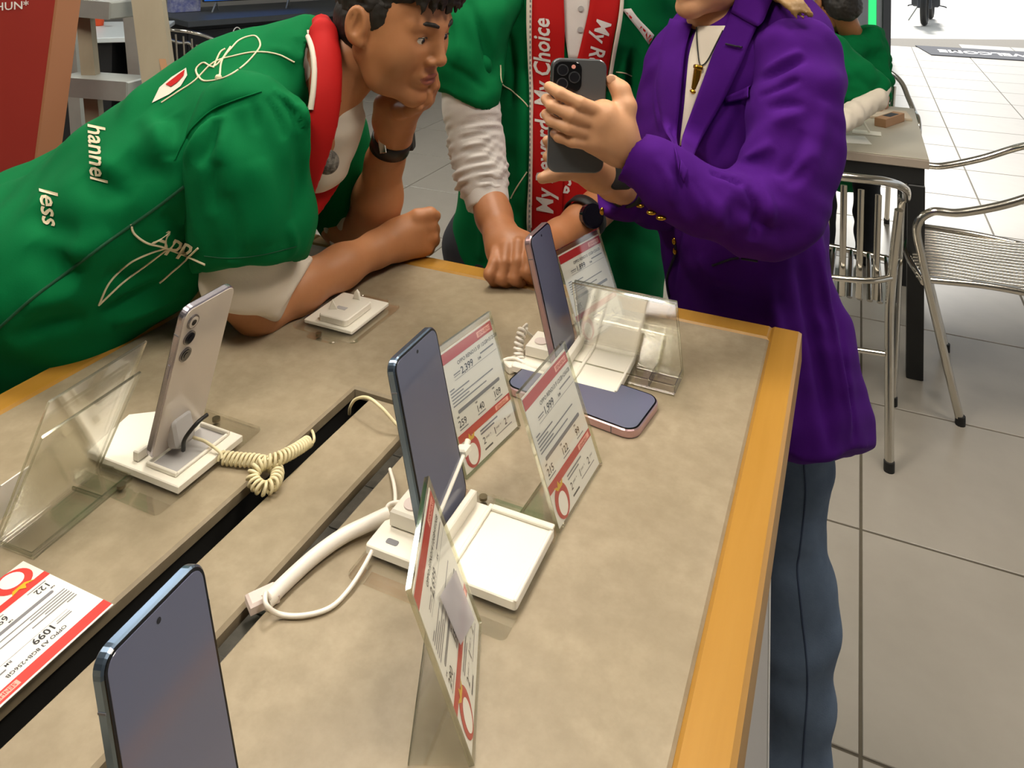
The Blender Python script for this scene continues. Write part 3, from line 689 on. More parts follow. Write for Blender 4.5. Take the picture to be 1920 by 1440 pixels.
mat('gold', '#c89a35', 0.25, 1.0, var=[(60, 0.3, '#b0842a')])
mat('leather_black', '#17130f', 0.45, var=[(60, 0.3, '#211b16')])
mat('fur_grey', '#4a4640', 0.9, var=[(150, 0.8, '#8a857c')], bump=(260, 1.0))
mat('chalk_line', '#dccfae', 0.7, var=[(40, 0.2, '#cdbf9c')])

def npv(p): return np.array((p[0], p[1], p[2]), dtype=np.float64)
def PX(px, py, d): return npv(W(px, py, d))
def RP(r, d): return r * d / F_PX
class Blob:
    """sequence of blended primitives sampled on a grid; mesh() returns one closed surface (surface nets)"""
    def __init__(self, h=0.005): self.h = h; self.ops = []
    def cone(self, a, ra, b, rb, k=0.015, flat=None, sub=False):
        self.ops.append(('c', npv(a), float(ra), npv(b), float(rb), k, flat, sub)); return self
    def ball(self, a, r, k=0.015, sub=False): return self.cone(a, r, npv(a) + 1e-6, r, k, None, sub)
    def path(self, pts, k=0.015, flat=None, sub=False):
        """pts: (px, py, depth, radius in pixels)"""
        q = [(PX(p[0], p[1], p[2]), RP(p[3], p[2])) for p in pts]
        for i in range(len(q) - 1): self.cone(q[i][0], q[i][1], q[i + 1][0], q[i + 1][1], k, flat, sub)
        return self
    def spath(self, pts, n=5, k=0.015, flat=None):
        """path() with the control points smoothly interpolated"""
        P = [np.array(p, float) for p in pts]; out = []
        for i in range(len(P) - 1):
            p0 = P[i - 1] if i else 2 * P[0] - P[1]; p1, p2 = P[i], P[i + 1]; p3 = P[i + 2] if i + 2 < len(P) else 2 * P[-1] - P[-2]
            for t in np.arange(n) / n: out.append(0.5 * (2 * p1 + (p2 - p0) * t + (2 * p0 - 5 * p1 + 4 * p2 - p3) * t * t + (3 * p1 - p0 - 3 * p2 + p3) * t ** 3))
        out.append(P[-1]); return self.path(out, k, flat)
    def ell(self, c, r, R=None, k=0.015, sub=False):
        self.ops.append(('e', npv(c), np.array(r, float), np.eye(3) if R is None else np.array(R, float), k, sub)); return self
    def cut(self, p, n, k=0.0): self.ops.append(('p', npv(p), npv(n) / np.linalg.norm(npv(n)), k)); return self
    def cutpx(self, a, b, d, side, k=0.0):
        """cut by the plane through the camera and the pixel line a-b; side = a pixel that is removed"""
        A, B_, S = PX(a[0], a[1], 1.0), PX(b[0], b[1], 1.0), PX(side[0], side[1], 1.0)
        c = np.array((0, 0, CAM_H)); n = np.cross(A - c, B_ - c); n /= np.linalg.norm(n)
        if np.dot(S - c, n) < 0: n = -n
        return self.cut(PX(a[0], a[1], d), n, k)
    def sample(self):
        h = self.h; lo = np.full(3, 1e9); hi = -lo
        for o in self.ops:
            if o[0] == 'c' and not o[7]:
                for p, r in ((o[1], o[2]), (o[3], o[4])): lo = np.minimum(lo, p - r); hi = np.maximum(hi, p + r)
            elif o[0] == 'e' and not o[5]:
                r = np.sqrt(((o[3].T * o[2]) ** 2).sum(1)); lo = np.minimum(lo, o[1] - r); hi = np.maximum(hi, o[1] + r)
        lo -= 4 * h; hi += 4 * h
        n = np.ceil((hi - lo) / h).astype(int) + 1
        ax = [lo[i] + h * np.arange(n[i]) for i in range(3)]
        Fd = np.full(n, 0.2, dtype=np.float32)
        def win(a, b):
            sl = tuple(slice(max(0, int((a[i] - lo[i]) / h)), min(n[i], int((b[i] - lo[i]) / h) + 2)) for i in range(3))
            return sl, ax[0][sl[0]][:, None, None], ax[1][sl[1]][None, :, None], ax[2][sl[2]][None, None, :]
        for o in self.ops:
            if o[0] == 'c':
                _, a, ra, b, rb, k, flat, sub = o; R = max(ra, rb); m = k + 4 * h + R
                sl, X, Y, Z = win(np.minimum(a, b) - m, np.maximum(a, b) + m)
                ab = b - a; L2 = ab.dot(ab) + 1e-12
                t = np.clip(((X - a[0]) * ab[0] + (Y - a[1]) * ab[1] + (Z - a[2]) * ab[2]) / L2, 0, 1)
                dx, dy, dz = X - a[0] - t * ab[0], Y - a[1] - t * ab[1], Z - a[2] - t * ab[2]
                if flat is not None:
                    nn, ratio = flat; nn = npv(nn) / np.linalg.norm(npv(nn))
                    dn = dx * nn[0] + dy * nn[1] + dz * nn[2]; s = 1.0 / ratio - 1.0
                    dx, dy, dz = dx + dn * s * nn[0], dy + dn * s * nn[1], dz + dn * s * nn[2]
                d = np.sqrt(dx * dx + dy * dy + dz * dz) - (ra + (rb - ra) * t)
                if flat is not None: d = d * (0.5 + 0.5 * flat[1])
            elif o[0] == 'e':
                _, c, r, R, k, sub = o; m = r.max() + k + 4 * h
                sl, X, Y, Z = win(c - m, c + m)
                q = [((X - c[0]) * R[i][0] + (Y - c[1]) * R[i][1] + (Z - c[2]) * R[i][2]) for i in range(3)]
                k0 = np.sqrt(sum((q[i] / r[i]) ** 2 for i in range(3))); k1 = np.sqrt(sum((q[i] / r[i] ** 2) ** 2 for i in range(3))) + 1e-9
                d = k0 * (k0 - 1) / k1
            else:
                _, p, nn, k = o; sub = None
                X, Y, Z = ax[0][:, None, None], ax[1][None, :, None], ax[2][None, None, :]
                d = (X - p[0]) * nn[0] + (Y - p[1]) * nn[1] + (Z - p[2]) * nn[2]
                Fd = np.maximum(Fd, d.astype(np.float32)); continue
            d = d.astype(np.float32); cur = Fd[sl]
            if sub:
                hh = np.maximum(k - np.abs(-d - cur), 0) / max(k, 1e-6); Fd[sl] = np.maximum(cur, -d) + hh * hh * k / 4
            else:
                hh = np.maximum(k - np.abs(d - cur), 0) / max(k, 1e-6); Fd[sl] = np.minimum(cur, d) - hh * hh * k / 4
        return Fd, lo
    def mesh(self, disp=None, smooth=1):
        Fd, lo = self.sample(); h = self.h
        Fd[0] = Fd[-1] = 0.2; Fd[:, 0] = Fd[:, -1] = 0.2; Fd[:, :, 0] = Fd[:, :, -1] = 0.2
        S = Fd < 0; nx, ny, nz = Fd.shape
        cnt = np.zeros((nx - 1, ny - 1, nz - 1), np.int8)
        off = [(i, j, k) for i in (0, 1) for j in (0, 1) for k in (0, 1)]
        for (i, j, k) in off: cnt += S[i:nx - 1 + i, j:ny - 1 + j, k:nz - 1 + k]
        act = np.argwhere((cnt > 0) & (cnt < 8))
        idx = np.full(cnt.shape, -1, np.int32); idx[act[:, 0], act[:, 1], act[:, 2]] = np.arange(len(act))
        pos = np.zeros((len(act), 3)); num = np.zeros(len(act))
        for (i, j, k) in off:
            for axn in range(3):
                if (i, j, k)[axn]: continue
                e = [i, j, k]; e[axn] = 1
                f0 = Fd[act[:, 0] + i, act[:, 1] + j, act[:, 2] + k]; f1 = Fd[act[:, 0] + e[0], act[:, 1] + e[1], act[:, 2] + e[2]]
                cr = (f0 < 0) != (f1 < 0); t = np.where(cr, f0 / np.where(cr, f0 - f1, 1), 0)
                p = np.tile(np.array((i, j, k), float), (len(act), 1)); p[:, axn] += t
                pos += p * cr[:, None]; num += cr
        V = (act + pos / num[:, None]) * h + lo
        Q = []
        for axn in range(3):
            a0 = [slice(1, nx - 1), slice(1, ny - 1), slice(1, nz - 1)]; a1 = list(a0)
            a0[axn] = slice(0, (nx, ny, nz)[axn] - 1); a1[axn] = slice(1, (nx, ny, nz)[axn])
            s0, s1 = S[tuple(a0)], S[tuple(a1)]
            org = np.array([1, 1, 1]); org[axn] = 0
            for flip in (False, True):
                g = np.argwhere((s1 & ~s0) if flip else (s0 & ~s1)) + org
                u, v = (axn + 1) % 3, (axn + 2) % 3
                c = []
                for (du, dv) in ((-1, -1), (0, -1), (0, 0), (-1, 0)):
                    gg = g.copy(); gg[:, u] += du; gg[:, v] += dv; c.append(idx[gg[:, 0], gg[:, 1], gg[:, 2]])
                q = np.stack(c, 1)
                if flip: q = q[:, ::-1]
                Q.append(q)
        Q = np.concatenate(Q)
        for _ in range(smooth):
            acc = np.zeros_like(V); n2 = np.zeros(len(V))
            for a, b in ((0, 1), (1, 2), (2, 3), (3, 0)):
                np.add.at(acc, Q[:, a], V[Q[:, b]]); np.add.at(n2, Q[:, a], 1)
                np.add.at(acc, Q[:, b], V[Q[:, a]]); np.add.at(n2, Q[:, b], 1)
            V = V * 0.4 + acc / n2[:, None] * 0.6
        if disp is not None:
            N = vnormals(V, Q); V = V + N * disp(V, N)[:, None]
        return V, Q
def vnormals(V, Q):
    fn = np.cross(V[Q[:, 2]] - V[Q[:, 0]], V[Q[:, 3]] - V[Q[:, 1]]); N = np.zeros_like(V)
    for i in range(4): np.add.at(N, Q[:, i], fn)
    return N / (np.linalg.norm(N, axis=1)[:, None] + 1e-12)
def waves(seed, scale, amp, n=5, stretch=(1, 1, 1)):
    """soft random folds: sum of sines along random directions"""
    r = np.random.RandomState(seed); K = r.randn(n, 3); K /= np.linalg.norm(K, axis=1)[:, None]; K = K * np.array(stretch) / scale * 2 * math.pi * r.uniform(0.6, 1.4, (n, 1)); ph = r.uniform(0, 6.28, n)
    def f(V, N=None):
        s = np.zeros(len(V))
        for i in range(n):
            s += np.sin(V @ K[i] + ph[i] + 0.8 * np.sin(V @ K[(i + 1) % n] * 0.6 + ph[i - 1]))
        return s * amp / math.sqrt(n)
    return f
def folds(specs):
    """placed creases: (a, b, width, height) ridges (height>0) or grooves (<0) along segments, world space"""
    def f(V, N=None):
        s = np.zeros(len(V))
        for (a, b, w, hgt) in specs:
            a, b = npv(a), npv(b); ab = b - a; t = np.clip((V - a) @ ab / (ab @ ab), 0, 1)
            d = np.linalg.norm(V - a - t[:, None] * ab, axis=1)
            s += hgt * np.exp(-(d / w) ** 2) * np.sin(np.pi * np.clip(t * 0.9 + 0.05, 0, 1)) ** 0.5
        return s
    return f
def addf(*fs): return lambda V, N=None: sum(f(V, N) for f in fs)
def mesh_np(name, V, Q, mats, midx=None):
    me = bpy.data.meshes.new(name)
    me.vertices.add(len(V)); me.vertices.foreach_set('co', V.astype(np.float32).ravel())
    nl = Q.size; me.loops.add(nl); me.loops.foreach_set('vertex_index', Q.astype(np.int32).ravel())
    me.polygons.add(len(Q)); me.polygons.foreach_set('loop_start', np.arange(0, nl, Q.shape[1], dtype=np.int32))
    try: me.polygons.foreach_set('loop_total', np.full(len(Q), Q.shape[1], dtype=np.int32))
    except Exception: pass
    for m in mats: me.materials.append(MATS[m])
    me.update(calc_edges=True)
    if midx is not None: me.polygons.foreach_set('material_index', midx.astype(np.int32))
    me.polygons.foreach_set('use_smooth', np.ones(len(Q), dtype=bool))
    me.validate(); me.update()
    return me
BV = {}
def flesh(name, VQ, mats, parent, midx=None, key=None, **kw):
    V, Q = VQ; Mi = XF[parent].inverted() if parent is not None else Matrix.Identity(4)
    A = np.array(Mi)[:3]; L = V @ A[:, :3].T + A[:, 3]
    o = link(name, mesh_np(name, L, Q, [mats] if isinstance(mats, str) else mats, midx), parent, **kw)
    if key: BV[key] = BVHTree.FromPolygons([tuple(p) for p in V], [tuple(int(i) for i in q) for q in Q])
    return o
def join_vq(*parts_):
    Vs, Qs, o = [], [], 0
    for V, Q in parts_: Vs.append(V); Qs.append(Q + o); o += len(V)
    return np.concatenate(Vs), np.concatenate(Qs)
CAMV = Vector((0, 0, CAM_H))
def crease(VQ, specs):
    """press folds into a garment surface: (polyline in photo pixels, width m, height m; negative = groove)"""
    V, Q = VQ; bv = BVHTree.FromPolygons([tuple(p) for p in V], [tuple(int(i) for i in q) for q in Q]); N = vnormals(V, Q); D = np.zeros(len(V))
    for (pl, w, hgt) in specs:
        pts = []
        for p in smooth_path([(a[0], a[1], 0) for a in pl], 5):
            dr = (W(p.x, p.y, 1.0) - CAMV).normalized(); loc = bv.ray_cast(CAMV, dr)[0]
            if loc is not None and (not pts or np.linalg.norm(npv(loc) - pts[-1]) < 0.08): pts.append(npv(loc))
        if len(pts) < 2: continue
        best = np.full(len(V), 1e9); tt = np.zeros(len(V)); m = len(pts) - 1
        for i in range(m):
            a, ab = pts[i], pts[i + 1] - pts[i]; t = np.clip((V - a) @ ab / (ab @ ab + 1e-12), 0, 1)
            d = np.linalg.norm(V - a - t[:, None] * ab, axis=1); u = d < best; best[u] = d[u]; tt[u] = (i + t[u]) / m
        D += hgt * np.exp(-(best / w) ** 2) * np.sin(np.pi * np.clip(tt, 0.0, 1.0)) ** 0.6
    return V + N * D[:, None], Q
def hit(keys, px, py, off=0.0, dflt=None):
    """first cloth surface met by the sight line of a photo pixel, lifted off the cloth by off"""
    dr = (W(px, py, 1.0) - CAMV).normalized(); best = None
    for k in ([keys] if isinstance(keys, str) else keys):
        loc, nr, _, dist = BV[k].ray_cast(CAMV, dr)
        if loc is not None and (best is None or dist < best[2]): best = (loc, nr, dist)
    if best is None: return None
    loc, nr, _ = best
    if nr.dot(dr) > 0: nr = -nr
    return loc + nr * off
def cloth_strip(name, keys, left, right, mats, parent, off=0.003, thick=0.003, nl=24, nw=5, sub=None, **kw):
    """band of cloth lying on a garment between two polylines given in photo pixels"""
    def resample(pl, n):
        P = [np.array(p, float) for p in pl]; L = [0]
        for i in range(1, len(P)): L.append(L[-1] + np.linalg.norm(P[i] - P[i - 1]))
        out = []
        for s in np.linspace(0, L[-1], n):
            i = max(1, int(np.searchsorted(L, s))); i = min(i, len(P) - 1)
            t = (s - L[i - 1]) / max(1e-9, L[i] - L[i - 1]); out.append(P[i - 1] * (1 - t) + P[i] * t)
        return out
    A, B_ = resample(left, nl), resample(right, nl); top = []; last = None
    for i in range(nl):
        for j in range(nw + 1):
            p = A[i] * (1 - j / nw) + B_[i] * (j / nw); q = hit(keys, p[0], p[1], off)
            top.append(q)
    # fill misses from neighbours at the same depth
    for n_, q in enumerate(top):
        if q is None:
            i, j = divmod(n_, nw + 1); p = A[i] * (1 - j / nw) + B_[i] * (j / nw)
            ref = next((top[i * (nw + 1) + jj] for jj in sorted(range(nw + 1), key=lambda x: abs(x - j)) if top[i * (nw + 1) + jj] is not None), None) or next((t for t in top if t is not None), None)
            if ref is None: return None
            top[n_] = W(p[0], p[1], ref.y)
    top = [Vector(t) for t in top]
    for _ in range(2):                                     # relax so the band hangs instead of shrink-wrapping
        new = [t.copy() for t in top]
        for i in range(1, nl - 1):
            for j in range(nw + 1):
                a = i * (nw + 1) + j; new[a] = top[a] * 0.5 + (top[a - nw - 1] + top[a + nw + 1]) * 0.25
        top = new
    mb = MB(); n = len(top); back = [t + (t - CAMV).normalized() * thick for t in top]
    f = []
    for i in range(nl - 1):
        for j in range(nw):
            a = i * (nw + 1) + j; f.append((a, a + nw + 1, a + nw + 2, a + 1)); f.append((n + a, n + a + 1, n + a + nw + 2, n + a + nw + 1))
    for i in range(nl - 1):
        a = i * (nw + 1); f.append((a, n + a, n + a + nw + 1, a + nw + 1)); b = a + nw; f.append((b, b + nw + 1, n + b + nw + 1, n + b))
    for j in range(nw):
        f.append((j, j + 1, n + j + 1, n + j)); b = (nl - 1) * (nw + 1) + j; f.append((b, n + b, n + b + 1, b + 1))
    mb.add(top + back, f, 0, True)
    o = part(name, mb, mats, parent, world=True, **kw)
    return o
def strip_key(o, key):
    M = XF[o]; BV[key] = BVHTree.FromPolygons([tuple(M @ v.co) for v in o.data.vertices], [tuple(p.vertices) for p in o.data.polygons])
def line_on(name, keys, pts, r, m, parent, off=0.001, n=8, seg=6, **kw):
    pp = smooth_path([(p[0], p[1], 0) for p in pts], n); q = [hit(keys, p.x, p.y, off) for p in pp]; q = [p for p in q if p is not None]
    runs = [[]]
    for p in q:
        if runs[-1] and (p - runs[-1][-1]).length > 0.03: runs.append([])
        runs[-1].append(p)
    o = None
    for rr in runs:
        if len(rr) > 1:
            mb = MB(); mb.tube(rr, r, seg); o = part(name, mb, m, parent, world=True, **kw)
    return o
def text_on(name, keys, s, origin, along, size_px, m, parent, bold=0.02, shear=0.0, off=0.0015, up=None, squeeze=1.0, align='LEFT'):
    """lettering laid on cloth; origin/along in photo pixels"""
    v, f = text2d(s, 1.0, bold, shear, align)
    ax = np.array(along, float); ax /= np.linalg.norm(ax); uy = np.array(up, float) if up is not None else np.array((ax[1], -ax[0])); uy /= np.linalg.norm(uy)
    # refine long triangles is not needed: letters are small
    pts = []; bad = set()
    for i, (x, y) in enumerate(v):
        p = np.array(origin, float) + ax * x * size_px * squeeze + uy * y * size_px
        q = hit(keys, p[0], p[1], off)
        if q is None: bad.add(i); q = Vector((0, 0, 0))
        pts.append(q)
    ok = [fc for fc in f if not (set(fc) & bad) and max((pts[a] - pts[b]).length for a in fc for b in fc) < 0.09]
    use = sorted({i for fc in ok for i in fc}); mp = {i: n for n, i in enumerate(use)}
    mb = MB(); mb.add([pts[i] for i in use], [tuple(mp[i] for i in fc) for fc in ok])
    if not mb.v: return None
    return part(name, mb, m, parent, world=True)

def head_blob(h=0.0024, female=False):
    b = Blob(h); s = 0.94 if female else 1.0
    b.ell((0, -0.014, 0.036), (0.0755, 0.094, 0.080), k=0.02)
    b.ell((0, 0.026, -0.014), (0.064, 0.062, 0.086), k=0.04)
    for x in (-1, 1):
        b.cone((x * 0.049, 0.002, -0.046), 0.020, (x * 0.037, 0.030, -0.080), 0.016, 0.035)
        b.cone((x * 0.037, 0.030, -0.080), 0.016, (x * 0.011, 0.072, -0.097), 0.013, 0.03)
        b.ell((x * 0.038, 0.056, -0.030), (0.024, 0.024, 0.030), k=0.035)
        b.cone((x * 0.012, 0.084, 0.022), 0.0095, (x * 0.043, 0.070, 0.024), 0.0085, 0.016)
    b.ell((0, 0.076, -0.099), (0.018, 0.014, 0.013), k=0.02)
    for x in (-1, 1): b.ell((x * 0.0315, 0.097, 0.002), (0.0175, 0.014, 0.0095), k=0.014, sub=True)
    b.cone((0, 0.084, 0.014), 0.0080, (0, 0.104, -0.026), 0.0098, 0.014)
    b.ell((0, 0.106, -0.029), (0.0095, 0.0085, 0.0085), k=0.006)
    for x in (-1, 1): b.ell((x * 0.0125, 0.096, -0.033), (0.0075, 0.0085, 0.0065), k=0.006)
    for x in (-1, 1): b.ell((x * 0.0065, 0.100, -0.0405), (0.0035, 0.005, 0.003), k=0.003, sub=True)
    b.ell((0, 0.082, -0.060), (0.026, 0.014, 0.020), k=0.012)
    b.ell((0, 0.092, -0.0575), (0.022, 0.0085, 0.0052), k=0.005)
    b.ell((0, 0.0905, -0.0685), (0.0195, 0.0085, 0.0062), k=0.005)
    b.cone((-0.023, 0.098, -0.0628), 0.0022, (0.023, 0.098, -0.0628), 0.0022, 0.003, sub=True)
    for x in (-1, 1):                                           # eyelids over the sockets
        b.ell((x * 0.0315, 0.0735, 0.001), (0.0150, 0.0135, 0.0120), k=0.004)
        b.ell((x * 0.0325, 0.0885, 0.0002), (0.0148, 0.0100, 0.0060), k=0.002, sub=True)
        # ear
        R = np.array(((1, 0.25 * x, 0), (-0.25 * x, 1, 0.18), (0, -0.18, 1.0)))
        R /= np.linalg.norm(R, axis=1)[:, None]
        b.ell((x * 0.0825, -0.008, -0.002), (0.0095, 0.0195, 0.0320), R, 0.005)
        b.ell((x * 0.0925, -0.005, 0.004), (0.0095, 0.0125, 0.0220), R, 0.003, sub=True)
        b.cone((x * 0.086, -0.012, -0.012), 0.0026, (x * 0.087, -0.010, 0.016), 0.0026, 0.003)
        b.ell((x * 0.0805, 0.004, -0.026), (0.0060, 0.0085, 0.0090), R, 0.005)
    return b
def head_frame(center, fwd, up):
    f = Vector(fwd).normalized(); u = Vector(up); u = (u - f * u.dot(f)).normalized(); l = u.cross(f)
    return Matrix(((l.x, f.x, u.x, center[0]), (l.y, f.y, u.y, center[1]), (l.z, f.z, u.z, center[2]), (0, 0, 0, 1)))
# head local axes: x = person's left (-x right), y = face forward, z = up
def xf(VQ, M):
    V, Q = VQ; A = np.array(M)[:3]; return V @ A[:, :3].T + A[:, 3], Q
def lip_mask(V, Q):
    c = V[Q].mean(1); return ((c[:, 0] / 0.021) ** 2 + ((c[:, 2] + 0.063) / 0.0105) ** 2 < 1) & (c[:, 1] > 0.083)
def eyes(parent, M, gaze=(0, 1, 0), mats=('eye_white', 'eye_dark')):
    g = Vector(gaze).normalized()
    for x in (-1, 1):
        c = Vector((x * 0.0315, 0.0728, 0.0005)); mb = MB(); mb.sphere(M @ c, 0.0122, 18, 12); e = part('eyeball', mb, mats[0], parent, world=True)
        lash = [Vector((x * (0.0325 + 0.0138 * math.cos(t)), 0.0872 - 0.0045 * (abs(math.cos(t)) ** 2) - (0.004 if math.cos(t) > 0.5 else 0.0), 0.0002 + 0.0060 * math.sin(t))) for t in np.linspace(0.15, math.pi - 0.15, 9)]
        mb = MB(); mb.tube([M @ p for p in lash], 0.0009, 6); part('eyelash_line', mb, 'hair_black', parent, world=True)
        mb = MB(); q = M @ (c + g * 0.0080); mb.sphere(q, 0.0058, 14, 10); part('iris', mb, mats[1], e, world=True)
def brows(parent, M, m):
    for x in (-1, 1):
        mb = MB(); mb.tube([M @ Vector(p) for p in ((x * 0.013, 0.0945, 0.0245), (x * 0.023, 0.0925, 0.0275), (x * 0.035, 0.0850, 0.0285), (x * 0.048, 0.0735, 0.0245))], [0.0026, 0.0036, 0.0034, 0.0014], 7)
        part('eyebrow', mb, m, parent, world=True)
def finger(b, pts, k=0.006):
    """pts: (px,py,depth,radius px) joints from knuckle to tip"""
    b.path(pts, k)
# ------------------------------------------------------------------ people
# ---- man leaning over the left table edge, chin on his hand
LM = empty('person', base_at((-0.95, 1.15, 0)), label='person in green overshirt leaning on the table, chin propped on one hand', cat='person')
Mh = head_frame(W(737, 40, 1.225), (0.84, -0.46, -0.27), (0.22, -0.10, 1.0)) @ Matrix.Scale(0.95, 4)
hb = head_blob(); hv = hb.mesh(smooth=1); lipm = lip_mask(*hv); headVQ = xf(hv, Mh)
arms = Blob(0.003)
# neck
neck0 = npv(Mh @ Vector((0, -0.030, -0.050))); neck1 = PX(605, 150, 1.235)
nb = Blob(0.004); nb.cone(neck0, 0.052, neck1, 0.060, 0.02).cone(neck1, 0.060, PX(560, 230, 1.22), 0.075, 0.03)
neckVQ = nb.mesh(smooth=2)
# right forearm and fist resting on the table
ra = Blob(0.0028)
ra.path([(462, 560, 1.10, 46), (488, 580, 1.112, 43), (560, 540, 1.16, 44), (640, 500, 1.225, 37), (708, 466, 1.295, 30), (735, 455, 1.325, 29)], 0.02)
ra.path([(735, 452, 1.325, 30), (775, 440, 1.350, 33)], 0.02); ra.path([(745, 435, 1.33, 24), (790, 418, 1.35, 24)], 0.015); ra.path([(750, 462, 1.33, 24), (792, 458, 1.35, 22)], 0.015)
for (kx, ky, tx, ty) in ((796, 408, 806, 414), (806, 424, 812, 431), (808, 444, 812, 450), (799, 462, 802, 466)):
    finger(ra, [(kx, ky, 1.345, 14), (tx, ty, 1.372, 12.5), (tx - 14, ty + 4, 1.392, 11), (tx - 26, ty + 3, 1.385, 10)], 0.005)
finger(ra, [(752, 424, 1.335, 16), (782, 406, 1.340, 13.5), (806, 401, 1.345, 12), (816, 405, 1.36, 11)], 0.006)
raVQ = ra.mesh(smooth=1)
# left forearm and the hand under the chin
la = Blob(0.0028)
la.path([(640, 420, 1.40, 40), (690, 462, 1.375, 40), (698, 425, 1.375, 46), (708, 370, 1.36, 44), (722, 300, 1.335, 33), (737, 258, 1.315, 31), (742, 232, 1.30, 33)], 0.02)
la.path([(726, 222, 1.29, 26), (722, 196, 1.27, 22)], 0.02); la.path([(744, 226, 1.29, 34), (752, 204, 1.27, 32), (768, 196, 1.255, 26)], 0.02)
finger(la, [(770, 206, 1.255, 17), (797, 190, 1.235, 13.5), (809, 160, 1.215, 11), (807, 132, 1.205, 9.5)], 0.006)
finger(la, [(772, 200, 1.270, 16), (802, 186, 1.255, 12.5), (814, 160, 1.24, 10.5), (813, 140, 1.23, 9.5)], 0.005)
finger(la, [(760, 204, 1.250, 16), (785, 198, 1.225, 12.5), (800, 186, 1.21, 10.5), (800, 174, 1.205, 9.0)], 0.005)
finger(la, [(748, 208, 1.24, 16), (768, 206, 1.215, 12.5), (784, 200, 1.20, 10)], 0.005)
laVQ = la.mesh(smooth=1)
parts_ = (headVQ, neckVQ, raVQ, laVQ); allVQ = join_vq(*parts_)
mi = np.zeros(len(allVQ[1]), int); mi[:len(headVQ[1])][lipm] = 1
body = flesh('body', allVQ, ['skin_tan', 'lips_tan'], LM, mi, key='lm_body')
eyes(body, Mh, (0.10, 1, -0.08)); brows(body, Mh, 'hair_black')
# hair: short back and sides, longer on top falling forward
hr = Blob(0.0030)
hr.ell((0, -0.016, 0.040), (0.0800, 0.0985, 0.0850), k=0.01)
hr.ell((0, 0.020, 0.088), (0.070, 0.076, 0.040), k=0.03)
hr.ell((0, 0.074, 0.082), (0.056, 0.028, 0.024), k=0.02)
hr.cut((0, 0.060, 0.058), (0, 0.75, -0.66)); hr.cut((0, 0.0, -0.018), (0, 0.42, -1.0))
rr = random.Random(3)
for i in range(30):
    x = -0.062 + 0.124 * i / 29 + rr.uniform(-0.003, 0.003); y0 = 0.090 - 5.2 * x * x - rr.uniform(0, 0.008)
    L = rr.uniform(0.012, 0.034); sw = rr.uniform(-0.012, 0.012)
    hr.cone((x, y0 - 0.020, 0.102), 0.0100, (x + sw * 0.5, y0 + 0.008, 0.082), 0.0075, 0.006)
    hr.cone((x + sw * 0.5, y0 + 0.008, 0.082), 0.0075, (x + sw, y0 + 0.012, 0.078 - L), 0.0022, 0.004)
hairVQ = hr.mesh(addf(waves(5, 0.013, 0.0011, 6), waves(6, 0.03, 0.0012, 5)), 1)
flesh('hair', xf(hairVQ, Mh), 'hair_black', LM)
sb = Blob(0.0035)                                                      # clipped sides
for x in (-1, 1): sb.ell((x * 0.027, -0.022, -0.004), (0.0500, 0.0700, 0.0600), k=0.005)
for x in (-1, 1): sb.ell((x * 0.058, 0.016, 0.024), (0.0200, 0.026, 0.040), k=0.006)
sb.cut((0, 0.036, 0.0), (0, 1, -0.30)); sb.cut((0, -0.02, -0.050), (0, 0.95, -1))
flesh('clipped_hair', xf(sb.mesh(waves(8, 0.01, 0.0005), 4), Mh), 'hair_black', LM)
# overshirt: torso, near sleeve, far sleeve
ov = Blob(0.0055)
ov.path([(-160, 590, 1.12, 150), (60, 500, 1.14, 148), (220, 392, 1.17, 148), (370, 277, 1.19, 146), (478, 190, 1.21, 128), (556, 128, 1.225, 84)], 0.04)
ov.path([(-160, 640, 1.05, 130), (60, 540, 1.06, 120), (220, 430, 1.08, 115), (360, 310, 1.09, 112)], 0.05)
ov.path([(-160, 540, 1.26, 120), (60, 450, 1.28, 120), (220, 370, 1.31, 120), (390, 260, 1.34, 112), (520, 190, 1.37, 90)], 0.05)
ov.path([(-120, 720, 1.07, 110), (60, 640, 1.08, 105), (180, 560, 1.10, 88), (300, 490, 1.12, 76), (370, 440, 1.12, 60)], 0.05)
ov.path([(452, 235, 1.10, 98), (462, 300, 1.095, 90)], 0.030)
ov.path([(560, 180, 1.36, 80), (610, 250, 1.40, 72), (640, 330, 1.42, 66), (648, 400, 1.42, 56)], 0.03)
ov.path([(585, 70, 1.25, 40), (560, 100, 1.24, 60)], 0.02)
sl = Blob(0.005)
sl.path([(458, 225, 1.085, 92), (462, 300, 1.070, 104), (466, 400, 1.070, 100), (470, 520, 1.075, 92)], 0.030)
sl.path([(400, 280, 1.08, 66), (425, 420, 1.08, 58), (435, 520, 1.08, 50)], 0.03)
sl.path([(520, 240, 1.085, 50), (525, 420, 1.075, 44), (522, 520, 1.08, 38)], 0.03)
sl.cutpx((380, 508), (562, 486), 1.08, (470, 560))
sl.path([(468, 440, 1.085, 66), (470, 560, 1.085, 78)], 0.004, sub=True)
ov.cone(neck1 + np.array((0.02, -0.01, 0.02)), 0.068, neck0, 0.060, 0.01, sub=True)
fs = []
def F2(a, b, w, hgt, d0=1.06): fs.append((PX(a[0], a[1], d0), PX(b[0], b[1], d0), w, hgt))
